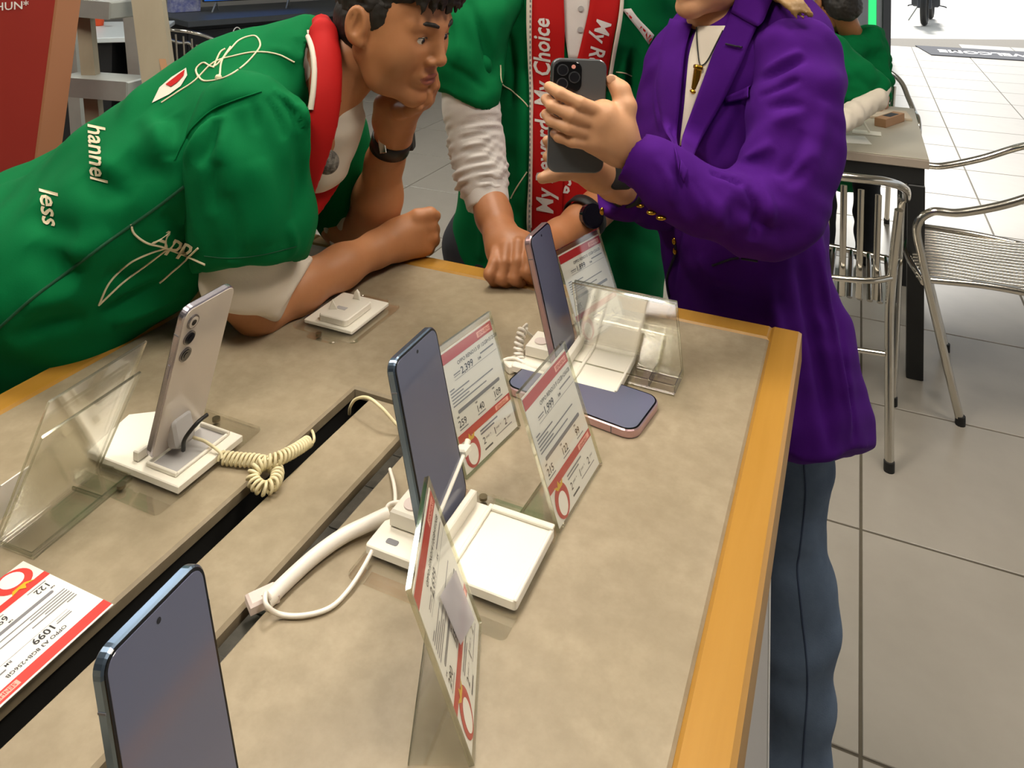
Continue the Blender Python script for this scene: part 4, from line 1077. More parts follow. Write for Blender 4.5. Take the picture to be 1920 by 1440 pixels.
for (a, b, w, hg) in (((470, 180), (400, 230), .010, .010), ((520, 178), (560, 240), .009, .010), ((500, 178), (520, 230), .007, -.008), ((335, 300), (400, 210), .012, .012), ((300, 220), (350, 330), .014, -.014),
                      ((560, 200), (575, 330), .010, .008), ((400, 420), (420, 250), .016, .008), ((545, 300), (560, 460), .010, .006), ((440, 330), (480, 470), .020, .006), ((215, 330), (330, 370), .020, .012), ((160, 330), (280, 400), .022, -.012),
                      ((130, 460), (230, 500), .020, .012), ((60, 470), (130, 540), .020, -.010), ((20, 560), (120, 590), .016, .008), ((200, 560), (330, 520), .014, .010), ((330, 400), (370, 470), .014, -.012)):
    F2(a, b, w, hg)
ovVQ = ov.mesh(addf(waves(11, 0.16, 0.0055, 5), waves(12, 0.07, 0.0016, 5), folds(fs)), 2)
slVQ = sl.mesh(addf(waves(13, 0.12, 0.0040, 5), waves(14, 0.05, 0.0012, 5), folds(fs)), 2)
ovVQ = crease(ovVQ, [([(225, 300), (270, 325), (325, 345)], .024, -.016), ([(330, 215), (322, 255), (318, 300)], .012, -.010), ([(265, 215), (300, 250), (315, 290)], .014, .008), ([(160, 325), (200, 355), (245, 378)], .016, -.013), ([(175, 300), (230, 330)], .014, .007),
    ([(55, 395), (95, 425), (145, 445)], .016, -.012), ([(120, 480), (160, 470), (210, 435)], .014, .008), ([(60, 455), (110, 500), (150, 520)], .018, -.012), ([(190, 520), (250, 515), (330, 500)], .014, -.010), ([(190, 592), (250, 560), (330, 520)], .010, -.012), ([(210, 606), (270, 580), (345, 545)], .009, .010),
    ([(20, 640), (90, 610), (160, 600)], .012, -.010), ([(40, 580), (100, 560), (150, 548)], .012, .008), ([(300, 400), (335, 430), (370, 440)], .014, -.012), ([(560, 70), (572, 110), (575, 150)], .008, -.006), ([(500, 88), (540, 100), (560, 120)], .008, .004)])
slVQ = crease(slVQ, [([(338, 300), (350, 262), (380, 226), (430, 196), (490, 180)], .006, -.006), ([(515, 172), (545, 202), (568, 246)], .006, -.012), ([(540, 168), (566, 205), (576, 240)], .007, .008), ([(500, 180), (520, 215), (534, 262)], .006, -.007), ([(470, 182), (478, 215), (482, 250)], .006, -.005),
    ([(345, 305), (372, 262), (402, 214)], .010, .010), ([(372, 312), (392, 265), (408, 222)], .010, -.012), ([(420, 215), (418, 260), (412, 310)], .010, .006), ([(400, 400), (396, 350), (404, 300)], .010, -.008), ([(478, 300), (498, 380), (500, 460)], .020, .007), ([(556, 250), (562, 330), (548, 420)], .010, -.006), ([(540, 420), (552, 450), (550, 480)], .006, .005), ([(430, 360), (440, 430), (432, 490)], .012, -.006)])
over = flesh('overshirt', join_vq(ovVQ, slVQ), 'cloth_green', LM, key='lm_over')
# white undershirt sleeves and front
us = Blob(0.0045)
us.path([(462, 430, 1.08, 72), (462, 520, 1.085, 72), (474, 556, 1.10, 66), (520, 545, 1.125, 56), (560, 530, 1.15, 48)], 0.03)
us.cutpx((578, 500), (520, 600), 1.13, (620, 560))
us.cutpx((425, 585), (520, 600), 1.10, (480, 640))
ua = us.mesh(addf(waves(21, 0.05, 0.0022, 5)), 2)
us2 = Blob(0.0045); us2.path([(640, 390, 1.42, 48), (664, 425, 1.40, 46), (672, 455, 1.39, 40)], 0.02); ub = us2.mesh(waves(22, 0.03, 0.003, 5), 2)
us3 = Blob(0.0045); us3.path([(575, 150, 1.23, 78), (610, 220, 1.24, 66), (600, 300, 1.24, 58)], 0.03); uc = us3.mesh(waves(23, 0.05, 0.0015, 5), 2)
flesh('undershirt', join_vq(ua, ub, uc), 'cloth_cream', LM, key='lm_under')
# red sash round the neck, cream piping
rs = Blob(0.0038); fl_n = (0.45, -0.88, 0.1)
rs.spath([(606, 62, 1.19, 24), (612, 110, 1.155, 27), (611, 165, 1.130, 28), (606, 215, 1.115, 27), (596, 270, 1.110, 24), (582, 330, 1.115, 20), (566, 400, 1.13, 12), (556, 428, 1.14, 5)], 5, 0.006, (fl_n, 0.42))
rs.path([(606, 62, 1.19, 24), (602, 46, 1.24, 18), (610, 60, 1.29, 16)], 0.01, (fl_n, 0.6))
ra_ = rs.mesh(waves(31, 0.14, 0.0014, 4), 2)
rs2 = Blob(0.0038); rs2.spath([(655, 262, 1.33, 18), (636, 300, 1.28, 20), (612, 345, 1.24, 20), (586, 390, 1.22, 15), (566, 425, 1.21, 7)], 5, 0.006, ((0.5, -0.85, 0.1), 0.4))
flesh('sash', join_vq(ra_, rs2.mesh(None, 1)), 'cloth_red', LM, key='lm_sash')
line_on('piping', ['lm_over', 'lm_sash'], [(576, 60), (586, 92), (590, 130), (588, 170), (583, 206)], 0.0042, 'cloth_cream', LM, 0.001)
mb = MB(); mb.sphere(W(614, 304, 1.155), (0.017, 0.017, 0.018), 20, 14); mic = part('microphone', mb, 'fur_grey', LM, world=True, label='round furry clip-on microphone')
mb = MB(); mb.bbox((-0.008, -0.004, -0.006), (0.008, 0.004, 0.006), 0.001, M=mtx(W(598, 292, 1.165), 0.4)); part('clip', mb, 'rubber_black', mic, world=True)
# white back emblem, line drawing and lettering on the overshirt
mb = MB(); em = [(286, 194), (300, 165), (322, 146), (350, 128), (352, 142), (340, 162), (318, 178)]
q = [hit('lm_over', *p, 0.0015) for p in em]
if all(q): mb.add(q, [tuple(range(len(q)))]); part('emblem', mb, 'cloth_cream', LM, world=True)
em = [(312, 160), (330, 146), (348, 132), (346, 143), (334, 156), (322, 164)]; mb = MB(); q = [hit('lm_over', *p, 0.0025) for p in em]
if all(q): mb.add(q, [tuple(range(len(q)))]); part('emblem_mark', mb, 'cloth_red', LM, world=True)
for pl in ([(303, 193), (335, 172), (365, 152), (400, 118), (440, 105), (480, 98), (520, 102), (552, 117)],
           [(372, 145), (368, 130), (382, 118), (402, 125), (430, 95), (450, 75), (478, 68), (488, 85), (475, 105), (455, 125), (430, 142), (408, 150), (382, 152), (370, 140)],
           [(400, 128), (412, 100), (422, 92)], [(412, 146), (416, 115), (432, 88)],
           [(246, 420), (252, 438), (275, 455), (305, 463), (345, 478), (385, 496)], [(185, 572), (205, 530), (240, 495), (280, 475), (310, 465)], [(185, 572), (230, 530), (270, 500), (312, 468)], [(300, 530), (340, 495), (372, 465)]):
    line_on('line_drawing', 'lm_over', pl, 0.0014, 'chalk_line', LM, 0.0006)
mb = MB(); q = hit('lm_over', 410, 147, 0.001)
if q: mb.sphere(q, 0.005, 10, 6); part('line_dot', mb, 'chalk_line', LM, world=True)
text_on('lettering', 'lm_over', 'hannel', (166, 232), (0.05, 1.0), 47, 'chalk_line', LM, 0.016, 0.1, up=(1.0, 0.12), squeeze=0.86)
text_on('lettering', 'lm_over', 'less', (75, 352), (0.10, 1.0), 50, 'chalk_line', LM, 0.016, 0.1, up=(1.0, 0.15), squeeze=0.95)
text_on('lettering', 'lm_over', 'App', (283, 456), (0.93, 0.30), 46, 'chalk_line', LM, 0.016, 0.3, up=(0.32, -0.95))
line_on('side_seam', 'lm_over', [(-5, 618), (60, 560), (120, 515), (200, 455), (290, 392), (345, 350)], 0.0022, 'cloth_green_seam', LM, 0.0)
line_on('sleeve_seam', 'lm_over', [(328, 300), (345, 265), (365, 235), (400, 205), (440, 188), (490, 172)], 0.0012, 'cloth_green', LM, 0.0008)
line_on('hem_stitch', 'lm_over', [(383, 480), (430, 484), (490, 478), (556, 462)], 0.0006, 'cloth_green_seam', LM, 0.0003)
# wrist watch
def band(M, r, w, t, n=36, a0=0.0, a1=2 * math.pi):
    mb = MB(); v = []; f = []
    for i in range(n):
        a = a0 + (a1 - a0) * i / n
        for (rr_, z) in ((r, -w / 2), (r + t, -w / 2 + 0.001), (r + t, w / 2 - 0.001), (r, w / 2)): v.append(M @ Vector((rr_ * math.cos(a), rr_ * math.sin(a), z)))
    for i in range(n):
        j = (i + 1) % n
        for k in range(4): f.append((i * 4 + k, j * 4 + k, j * 4 + (k + 1) % 4, i * 4 + (k + 1) % 4))
    mb.add(v, f, 0, True); return mb
def along(p, axis, x=(1, 0, 0)):
    z = Vector(axis).normalized(); x = Vector(x); x = (x - z * x.dot(z)).normalized(); y = z.cross(x)
    return Matrix(((x.x, y.x, z.x, p[0]), (x.y, y.y, z.y, p[1]), (x.z, y.z, z.z, p[2]), (0, 0, 0, 1)))
wm = along(W(733, 267, 1.318), W(740, 240, 1.305) - W(722, 300, 1.335), (1, -0.3, 0))
wt = part('wrist_watch', band(wm, 0.0305, 0.026, 0.0035), 'leather_black', LM, world=True, label='dark leather watch strap with a steel buckle')
mb = MB(); mb.bbox((-0.006, -0.012, -0.0015), (0.006, 0.012, 0.0025), 0.001, M=along(W(717, 273, 1.285), (-0.25, -1, 0.1), (1, 0, 0.2))); part('buckle', mb, 'aluminium', wt, world=True)
mb = MB(); mb.prism(roundrect(0.030, 0.034, 0.008, 5), 0.0, 0.009, 0.002, M=along(W(766, 262, 1.33), (1, -0.05, 0.1), (0, 1, 0))); part('watch_case', mb, 'rubber_black', wt, world=True)
# trousers and shoes, off frame to the left
tr = Blob(0.009)
for (y0, y1) in ((1.05, 1.04), (1.26, 1.32)):
    tr.cone((-0.86, y0, 0.92), 0.115, (-0.93, y1, 0.50), 0.085, 0.05); tr.cone((-0.93, y1, 0.50), 0.085, (-1.00, y1, 0.10), 0.062, 0.03)
flesh('trousers', tr.mesh(waves(41, 0.12, 0.004), 1), 'trousers_dark', LM)
sh = Blob(0.006)
for y1 in (1.04, 1.32): sh.cone((-1.02, y1, 0.045), 0.042, (-0.86, y1, 0.036), 0.034, 0.02)
sh.cut((0, 0, 0.002), (0, 0, -1)); flesh('shoes', sh.mesh(None, 1), 'shoe_dark', LM)
# ---- man standing behind the far table edge, fists on the table
PM = empty('person', base_at((0.10, 1.62, 0)), label='person standing behind the table in green overshirt and red lettered sash', cat='person')
ov = Blob(0.0055); fy = ((0, 1, 0), 0.62)
ov.path([(1062, -120, 1.63, 150), (1062, 60, 1.63, 172), (1058, 300, 1.62, 176), (1055, 520, 1.61, 180), (1050, 800, 1.60, 190)], 0.04, fy)
ov.path([(900, -110, 1.62, 66), (1062, -150, 1.64, 80), (1215, -110, 1.62, 66)], 0.04)
ov.path([(1215, -90, 1.62, 74), (1218, 60, 1.60, 62), (1206, 175, 1.585, 52)], 0.03)
ov.path([(905, 300, 1.60, 50), (905, 700, 1.60, 56)], 0.03)
fs = [(PX(a[0], a[1], 1.50), PX(b[0], b[1], 1.50), w, hg) for (a, b, w, hg) in (((925, 40), (955, 210), .012, -.016), ((965, 60), (975, 380), .014, .006), ((895, 420), (905, 500), .012, .008), ((930, 420), (945, 500), .010, -.008), ((1190, 120), (1180, 230), .012, -.012), ((1225, 60), (1235, 180), .012, .010))]
ovVQ = ov.mesh(addf(waves(51, 0.14, 0.005, 5), waves(52, 0.06, 0.0014, 5), folds(fs)), 2)
sl = Blob(0.005)
sl.path([(905, -90, 1.60, 92), (885, 20, 1.54, 80), (872, 110, 1.49, 66), (874, 215, 1.47, 62)], 0.03)
sl.cutpx((812, 162), (940, 218), 1.48, (860, 260))
sl.path([(878, 130, 1.48, 44), (880, 230, 1.475, 52)], 0.004, sub=True)
slVQ = sl.mesh(addf(waves(53, 0.11, 0.005, 5), waves(54, 0.05, 0.0012, 5)), 2)
ovVQ = crease(ovVQ, [([(952, 60), (960, 130), (958, 200)], .008, -.010), ([(975, 60), (980, 200), (974, 380)], .014, .007), ([(940, 260), (950, 340), (942, 420)], .012, -.008), ([(895, 380), (905, 440), (900, 490)], .009, .008), ([(925, 400), (935, 450), (930, 495)], .009, -.008), ([(1190, 90), (1185, 150), (1180, 220)], .009, -.012), ([(1172, 100), (1166, 160), (1170, 220)], .009, .007), ([(1215, 60), (1210, 120), (1206, 180)], .009, .006)])
slVQ = crease(slVQ, [([(880, 0), (905, 70), (925, 150)], .009, -.010), ([(850, 20), (860, 80), (852, 140)], .010, .006), ([(835, 120), (870, 140), (915, 170)], .008, -.005)])
flesh('overshirt', join_vq(ovVQ, slVQ), 'cloth_green', PM, key='pm_over')
# undershirt sleeve bunched over the forearm
us = Blob(0.0038)
us.path([(872, 130, 1.49, 50), (884, 205, 1.47, 50), (894, 270, 1.45, 49), (903, 325, 1.425, 46), (910, 362, 1.405, 42)], 0.02)
axis = PX(910, 362, 1.405) - PX(884, 205, 1.47); axis /= np.linalg.norm(axis); o0 = PX(884, 205, 1.47)
def bunch(V, N=None):
    t = (V - o0) @ axis; s = np.clip(t / 0.05, 0, 1) * np.clip((0.165 - t) / 0.03, 0, 1)
    wob = waves(58, 0.06, 1.5, 4)(V); am = 0.6 + 0.5 * waves(59, 0.05, 1.0, 4)(V)
    return s * am * (0.0032 * np.sin(t * 300 + wob + 30 * (V[:, 0] - o0[0])) + 0.0016 * np.sin(t * 520 - 1.6 * wob - 40 * (V[:, 0] - o0[0])))
ua = us.mesh(bunch, 2)
cf = Blob(0.0035); cf.path([(908, 345, 1.412, 43), (915, 384, 1.392, 41)], 0.01)
cax = PX(915, 384, 1.392) - PX(905, 330, 1.42); cf.cut(PX(916, 388, 1.390), cax); cf.cut(PX(906, 338, 1.416), -cax)
cf.path([(914, 372, 1.398, 33), (922, 420, 1.37, 35)], 0.003, sub=True)
ub = cf.mesh(None, 1)
us3 = Blob(0.005); us3.path([(1212, 130, 1.59, 44), (1200, 235, 1.575, 42), (1160, 330, 1.53, 42), (1135, 372, 1.50, 40)], 0.02); uc = us3.mesh(waves(56, 0.03, 0.003, 5), 2)
flesh('undershirt', join_vq(ua, ub, uc), 'cloth_white', PM, key='pm_under')
# skin: forearms, fists, neck and head above the frame
ar = Blob(0.0028)
ar.path([(910, 350, 1.41, 34), (926, 405, 1.365, 31), (942, 448, 1.315, 30), (956, 470, 1.29, 34), (962, 490, 1.27, 34)], 0.02)
ar.path([(940, 470, 1.29, 22), (985, 465, 1.285, 26)], 0.02)
for (kx, ky, jx, jy, tx, ty) in ((932, 474, 918, 514, 930, 536), (950, 462, 940, 522, 952, 538), (972, 458, 964, 522, 974, 536), (992, 460, 988, 510, 994, 526)):
    finger(ar, [(kx, ky, 1.266, 13), ((kx + jx) / 2 + 2, (ky + jy) / 2, 1.243, 11.8), (jx, jy, 1.233, 11.8), (tx, ty - 4, 1.250, 10.5), (tx + 6, ty - 14, 1.272, 9)], 0.003)
ar.path([(1125, 385, 1.49, 36), (1090, 420, 1.44, 34), (1050, 448, 1.39, 33), (1015, 470, 1.34, 32), (996, 485, 1.31, 30)], 0.02)
for i in range(4): finger(ar, [(1000 + 6 * i, 476 + 4 * i, 1.31 - .01 * i, 15), (978 + 6 * i, 492 + 6 * i, 1.285 - .008 * i, 13), (985 + 6 * i, 512 + 4 * i, 1.275 - .006 * i, 12)], 0.005)
armVQ = ar.mesh(smooth=1)
Mp = head_frame(W(1075, -300, 1.60), (0.05, -0.9, -0.5), (0, 0, 1))
hv2 = head_blob(0.004).mesh(smooth=1); lm2 = lip_mask(*hv2); h2 = xf(hv2, Mp)
nb = Blob(0.006); nb.cone(Mp @ Vector((0, -0.03, -0.05)), 0.055, W(1065, -140, 1.63), 0.062, 0.02)
nb.cone(W(1065, -140, 1.63), 0.062, W(905, -90, 1.60), 0.05, 0.03); nb.cone(W(905, -90, 1.60), 0.05, W(880, 60, 1.52), 0.042, 0.02); nb.cone(W(880, 60, 1.52), 0.042, W(905, 335, 1.42), 0.034, 0.02)
nb.cone(W(1065, -140, 1.63), 0.062, W(1215, -90, 1.62), 0.05, 0.03); nb.cone(W(1215, -90, 1.62), 0.05, W(1205, 200, 1.58), 0.040, 0.02); nb.cone(W(1205, 200, 1.58), 0.040, W(1125, 385, 1.49), 0.034, 0.02)
allVQ = join_vq(h2, nb.mesh(smooth=1), armVQ); mi = np.zeros(len(allVQ[1]), int); mi[:len(h2[1])][lm2] = 1
pbody = flesh('body', allVQ, ['skin_brown', 'lips_tan'], PM, mi, key='pm_body')
eyes(pbody, Mp); brows(pbody, Mp, 'hair_black')
hr = Blob(0.005); hr.ell((0, -0.016, 0.040), (0.080, 0.0985, 0.085), k=0.01); hr.cut((0, 0.050, 0.052), (0, 0.72, -0.72)); hr.cut((0, 0, -0.03), (0, 0.26, -1))
flesh('hair', xf(hr.mesh(waves(7, 0.02, 0.001), 1), Mp), 'hair_black', PM)
# sash panels, shirt front, piping
mid = cloth_strip('shirt_front', 'pm_over', [(1050, -40), (1054, 20), (1058, 60), (1066, 112)], [(1112, -40), (1108, 20), (1098, 60), (1086, 112)], 'cloth_white', PM, 0.004, 0.003, 14, 5)
sR = cloth_strip('sash_panel', 'pm_over', [(1108, -40), (1104, 20), (1090, 75), (1070, 150), (1058, 250), (1054, 330), (1052, 432)], [(1170, -40), (1158, 20), (1146, 85), (1134, 160), (1120, 250), (1110, 330), (1102, 432)], 'cloth_red', PM, 0.007, 0.003, 30, 6)
sL = cloth_strip('sash_panel', 'pm_over', [(1000, -40), (1000, 100), (998, 260), (996, 430), (1000, 470)], [(1056, -40), (1058, 100), (1056, 260), (1054, 430), (1054, 470)], 'cloth_red', PM, 0.011, 0.003, 30, 6)
zp = cloth_strip('piping', 'pm_over', [(990, -40), (990, 200), (988, 430)], [(1000, -40), (1000, 200), (998, 430)], 'cloth_cream', PM, 0.0115, 0.003, 24, 2)
cloth_strip('piping', 'pm_over', [(1160, -40), (1158, 20), (1147, 85), (1135, 160)], [(1167, -40), (1165, 20), (1154, 85), (1142, 160)], 'cloth_cream', PM, 0.0095, 0.003, 14, 2)
strip_key(sL, 'pm_sl'); strip_key(sR, 'pm_sr'); strip_key(zp, 'pm_zp'); strip_key(mid, 'pm_mid')
for k in range(46): 
    q = hit('pm_zp', 994.5 - k * 0.04, 2 + k * 9.6, 0.0004)
    if q and k % 1 == 0:
        mb = MB(); mb.bbox((-0.0013, -0.0006, -0.0026), (0.0013, 0.0006, 0.0026), 0.0004, M=Matrix.Translation(q)); part('zip_tooth', mb, 'print_grey', zp, world=True)
text_on('lettering', 'pm_sl', 'My Rewards My Choice', (1037, 402), (-0.02, -1.0), 44, 'cloth_white', PM, 0.02, 0.22, 0.0012, up=(-1.0, 0.0), squeeze=0.86)
text_on('lettering', 'pm_sr', 'My Rewards My Choice', (1120, 34), (-0.22, 1.0), 40, 'cloth_white', PM, 0.02, 0.22, 0.0012, up=(1.0, 0.15), squeeze=0.86)
for p in ((1089, 16), (1088, 55)):
    q = hit('pm_mid', *p, 0.001)
    if q: mb = MB(); mb.cyl(q, q + Vector((0, -0.0022, 0)), 0.0055, 16); part('button', mb, 'panel_grey', PM, world=True)
tg = cloth_strip('name_tag', 'pm_over', [(1165, 18), (1182, 40), (1200, 58), (1216, 84)], [(1182, 16), (1196, 36), (1212, 50), (1226, 66)], 'cloth_white', PM, 0.003, 0.002, 8, 3); strip_key(tg, 'pm_tag')
text_on('lettering', 'pm_tag', 'SENHENG', (1164, 36), (0.72, 0.68), 24, 'cloth_red', PM, 0.03, 0, 0.0014, up=(0.5, -0.85), squeeze=0.74)
for pl in ([(938, 122), (941, 155), (960, 170), (980, 188), (990, 200)], [(958, 372), (970, 350), (988, 322)], [(1155, 135), (1170, 137), (1185, 143)], [(1140, 200), (1150, 190), (1160, 180)]):
    line_on('line_drawing', ['pm_over'], pl, 0.0013, 'chalk_line', PM, 0.0006)
wm2 = along(W(1096, 408, 1.448), W(1130, 372, 1.50) - W(1050, 448, 1.39), (0, -1, 0.3))
wt = part('smart_watch', band(wm2, 0.0375, 0.022, 0.003), 'rubber_black', PM, world=True, label='black smart watch with round dark face')
mb = MB(); mb.cyl((0, 0, 0), (0, 0, 0.012), 0.0215, 24, 0, along(W(1106, 405, 1.41), (0.45, -1, 0.35))); mb.cyl((0, 0, 0.012), (0, 0, 0.0135), 0.018, 24, 0, along(W(1106, 405, 1.41), (0.45, -1, 0.35))); part('watch_case', mb, 'lens_dark', wt, world=True)
tr = Blob(0.010)
for x in (-0.02, 0.21): tr.cone((x, 1.64, 0.86), 0.115, (x, 1.66, 0.48), 0.085, 0.05); tr.cone((x, 1.66, 0.48), 0.085, (x, 1.66, 0.09), 0.062, 0.03)
flesh('trousers', tr.mesh(waves(57, 0.12, 0.004), 1), 'trousers_dark', PM)
sh = Blob(0.006)
for x in (-0.02, 0.21): sh.cone((x, 1.70, 0.045), 0.042, (x, 1.55, 0.036), 0.036, 0.02)
sh.cut((0, 0, 0.002), (0, 0, -1)); flesh('shoes', sh.mesh(None, 1), 'shoe_dark', PM)

# ---- woman in a purple blazer holding up a phone
WM = empty('person', base_at((0.46, 1.34, 0)), label='person in purple blazer and pale jeans holding up a black phone', cat='person')
bz = Blob(0.0055)
bz.path([(1400, 60, 1.36, 105), (1385, 150, 1.36, 142), (1372, 260, 1.36, 148), (1385, 400, 1.36, 136), (1398, 500, 1.355, 138), (1425, 620, 1.35, 148), (1455, 760, 1.345, 152), (1462, 845, 1.34, 156)], 0.04)
bz.path([(1275, 130, 1.42, 66), (1262, 230, 1.42, 60), (1275, 350, 1.42, 56)], 0.05)
bz.path([(1395, 20, 1.37, 60), (1470, 70, 1.30, 74), (1490, 110, 1.25, 80)], 0.04)
bz.path([(1330, 30, 1.42, 50), (1290, 95, 1.46, 46)], 0.04)
bz.path([(1540, 640, 1.34, 50), (1562, 800, 1.33, 50), (1568, 870, 1.33, 46)], 0.04)
bz.path([(1340, 20, 1.33, 30), (1352, -40, 1.34, 42)], 0.01, sub=True)
bz.cutpx((1440, 840), (1500, 862), 1.3, (1470, 930)); bz.cutpx((1560, 864), (1616, 848), 1.3, (1600, 930)); bz.cutpx((1500, 862), (1562, 864), 1.3, (1530, 930))
fs = [(PX(a[0], a[1], d), PX(b[0], b[1], d), w, hg) for (a, b, d, w, hg) in (((1530, 430), (1590, 820), 1.26, .012, .010), ((1500, 480), (1545, 840), 1.23, .016, -.012), ((1440, 500), (1470, 800), 1.21, .016, .008), ((1300, 300), (1285, 540), 1.24, .010, -.010), ((1270, 350), (1262, 520), 1.28, .010, .006), ((1560, 560), (1600, 780), 1.30, .008, -.008), ((1380, 480), (1340, 540), 1.22, .012, .008))]
bzVQ = bz.mesh(addf(waves(61, 0.13, 0.0045, 5), waves(62, 0.06, 0.0014, 5), folds(fs)), 2)
sl = Blob(0.005)
sl.path([(1492, 112, 1.235, 80), (1492, 200, 1.19, 80), (1484, 290, 1.16, 80), (1455, 390, 1.13, 80)], 0.03)
sl.path([(1455, 390, 1.13, 80), (1400, 400, 1.11, 68), (1320, 372, 1.10, 58), (1250, 335, 1.10, 52), (1192, 298, 1.115, 46), (1150, 268, 1.13, 44)], 0.03)
cax = PX(1180, 290, 1.118) - PX(1250, 335, 1.10); cax /= np.linalg.norm(cax); cutp = PX(1180, 291, 1.118)
sl.cut(cutp, cax); sl.cone(cutp - cax * 0.03, 0.028, cutp + cax * 0.03, 0.031, 0.003, sub=True)
fs = [(PX(a[0], a[1], d), PX(b[0], b[1], d), w, hg) for (a, b, d, w, hg) in (((1345, 250), (1420, 300), 1.08, .010, -.010), ((1420, 230), (1400, 330), 1.08, .012, .010), ((1335, 318), (1400, 345), 1.05, .009, -.014), ((1360, 330), (1440, 330), 1.05, .010, .010), ((1420, 300), (1500, 250), 1.07, .013, -.009), ((1300, 340), (1350, 420), 1.05, .012, .009), ((1440, 200), (1490, 170), 1.12, .010, -.010), ((1450, 230), (1500, 210), 1.12, .010, .008), ((1270, 320), (1290, 400), 1.06, .008, -.007), ((1400, 420), (1470, 380), 1.05, .012, .008), ((1380, 380), (1460, 440), 1.05, .010, -.009), ((1530, 200), (1500, 330), 1.09, .016, .006))]
slVQ = sl.mesh(addf(waves(63, 0.10, 0.0040, 5), waves(64, 0.045, 0.0014, 5), folds(fs)), 2)
s2 = Blob(0.005); s2.path([(1330, 260, 1.44, 60), (1300, 340, 1.40, 54), (1230, 378, 1.34, 44), (1170, 368, 1.29, 38), (1120, 350, 1.26, 36)], 0.03)
c2 = PX(1140, 358, 1.27) - PX(1200, 374, 1.31); c2 /= np.linalg.norm(c2); p2_ = PX(1146, 360, 1.275); s2.cut(p2_, c2); s2.cone(p2_ - c2 * 0.02, 0.026, p2_ + c2 * 0.03, 0.028, 0.003, sub=True)
bzVQ = crease(bzVQ, [([(1530, 450), (1560, 620), (1600, 810)], .008, .009), ([(1500, 500), (1540, 700), (1560, 855)], .012, -.012), ([(1440, 520), (1470, 700), (1480, 840)], .012, .008), ([(1575, 600), (1592, 720), (1605, 830)], .007, -.007), ([(1285, 300), (1275, 420), (1262, 545)], .006, -.007), ([(1310, 480), (1340, 520), (1400, 545)], .010, .006), ([(1330, 540), (1400, 565), (1470, 560)], .012, -.008), ([(1235, 130), (1232, 190), (1240, 250)], .008, .006), ([(1390, 200), (1370, 260), (1340, 310)], .010, -.008)])
slVQ = crease(slVQ, [([(1425, 152), (1470, 128), (1510, 110)], .0055, -.010), ([(1428, 135), (1470, 112), (1505, 95)], .006, .007), ([(1422, 182), (1475, 158), (1500, 148)], .0055, -.008), ([(1436, 205), (1480, 196), (1510, 198)], .006, -.005), ([(1332, 322), (1365, 331), (1398, 346)], .0055, -.014), ([(1345, 307), (1400, 298), (1450, 268)], .008, .009), ([(1398, 346), (1418, 395), (1412, 452)], .006, -.010), ([(1422, 330), (1442, 390), (1440, 440)], .009, .008),
    ([(1296, 335), (1325, 380), (1335, 420)], .007, -.006), ([(1232, 296), (1256, 340), (1262, 385)], .007, .005), ([(1508, 245), (1488, 300), (1462, 335)], .009, -.008), ([(1548, 190), (1538, 260), (1520, 320)], .012, .006), ([(1370, 360), (1350, 400), (1360, 440)], .009, .006), ([(1470, 350), (1500, 330), (1530, 300)], .008, -.006)])
flesh('blazer', join_vq(bzVQ, slVQ, s2.mesh(waves(65, 0.05, 0.002), 2)), 'cloth_purple', WM, key='wm_bz')
# cream top, lapels, pocket, buttons
tp = cloth_strip('cream_top', 'wm_bz', [(1310, 50), (1294, 100), (1286, 187), (1276, 272)], [(1372, 50), (1334, 115), (1304, 195), (1279, 272)], 'cloth_cream', WM, 0.003, 0.002, 20, 6); strip_key(tp, 'wm_tp')
cloth_strip('lapel', 'wm_bz', [(1378, 20), (1344, 95), (1310, 185), (1277, 275), (1266, 330)], [(1440, 20), (1408, 90), (1366, 172), (1318, 262), (1272, 345)], 'cloth_purple', WM, 0.009, 0.004, 22, 6)
cloth_strip('lapel', 'wm_bz', [(1262, 40), (1244, 90), (1236, 170), (1252, 250), (1270, 320)], [(1304, 48), (1290, 100), (1281, 187), (1272, 272), (1270, 322)], 'cloth_purple', WM, 0.008, 0.004, 22, 5)
cloth_strip('collar', 'wm_bz', [(1400, -60), (1390, -10), (1376, 30)], [(1470, -30), (1452, 10), (1432, 60)], 'cloth_purple', WM, 0.013, 0.004, 12, 5)
cloth_strip('breast_pocket', 'wm_bz', [(1356, 182), (1384, 170), (1408, 158)], [(1362, 192), (1388, 188), (1408, 184)], 'cloth_purple', WM, 0.004, 0.003, 8, 3)
line_on('lapel_notch', 'wm_bz', [(1364, 89), (1382, 94), (1398, 95)], 0.0018, 'cloth_lining', WM, 0.013)
line_on('front_edge', 'wm_bz', [(1264, 446), (1266, 475), (1252, 520), (1256, 556)], 0.0022, 'cloth_lining', WM, 0.001)
line_on('pocket_flap', 'wm_bz', [(1335, 498), (1380, 484), (1420, 488)], 0.0018, 'cloth_lining', WM, 0.001)
for (x, y) in ((1200, 389), (1222, 401), (1240, 411)):
    q = hit('wm_bz', x, y - 8, 0.0)
    if q: mb = MB(); mb.sphere(q + Vector((0, 0, -0.004)), (0.0075, 0.005, 0.0035), 14, 8); part('cuff_button', mb, 'gold', WM, world=True)
for (x, y) in ((1265, 452), (1266, 470), (1130, 396)):
    q = hit(['wm_bz'], x, y, 0.001) or W(x, y, 1.30)
    mb = MB(); mb.sphere(q, (0.004, 0.004, 0.0065), 12, 8); part('front_button', mb, 'gold', WM, world=True)
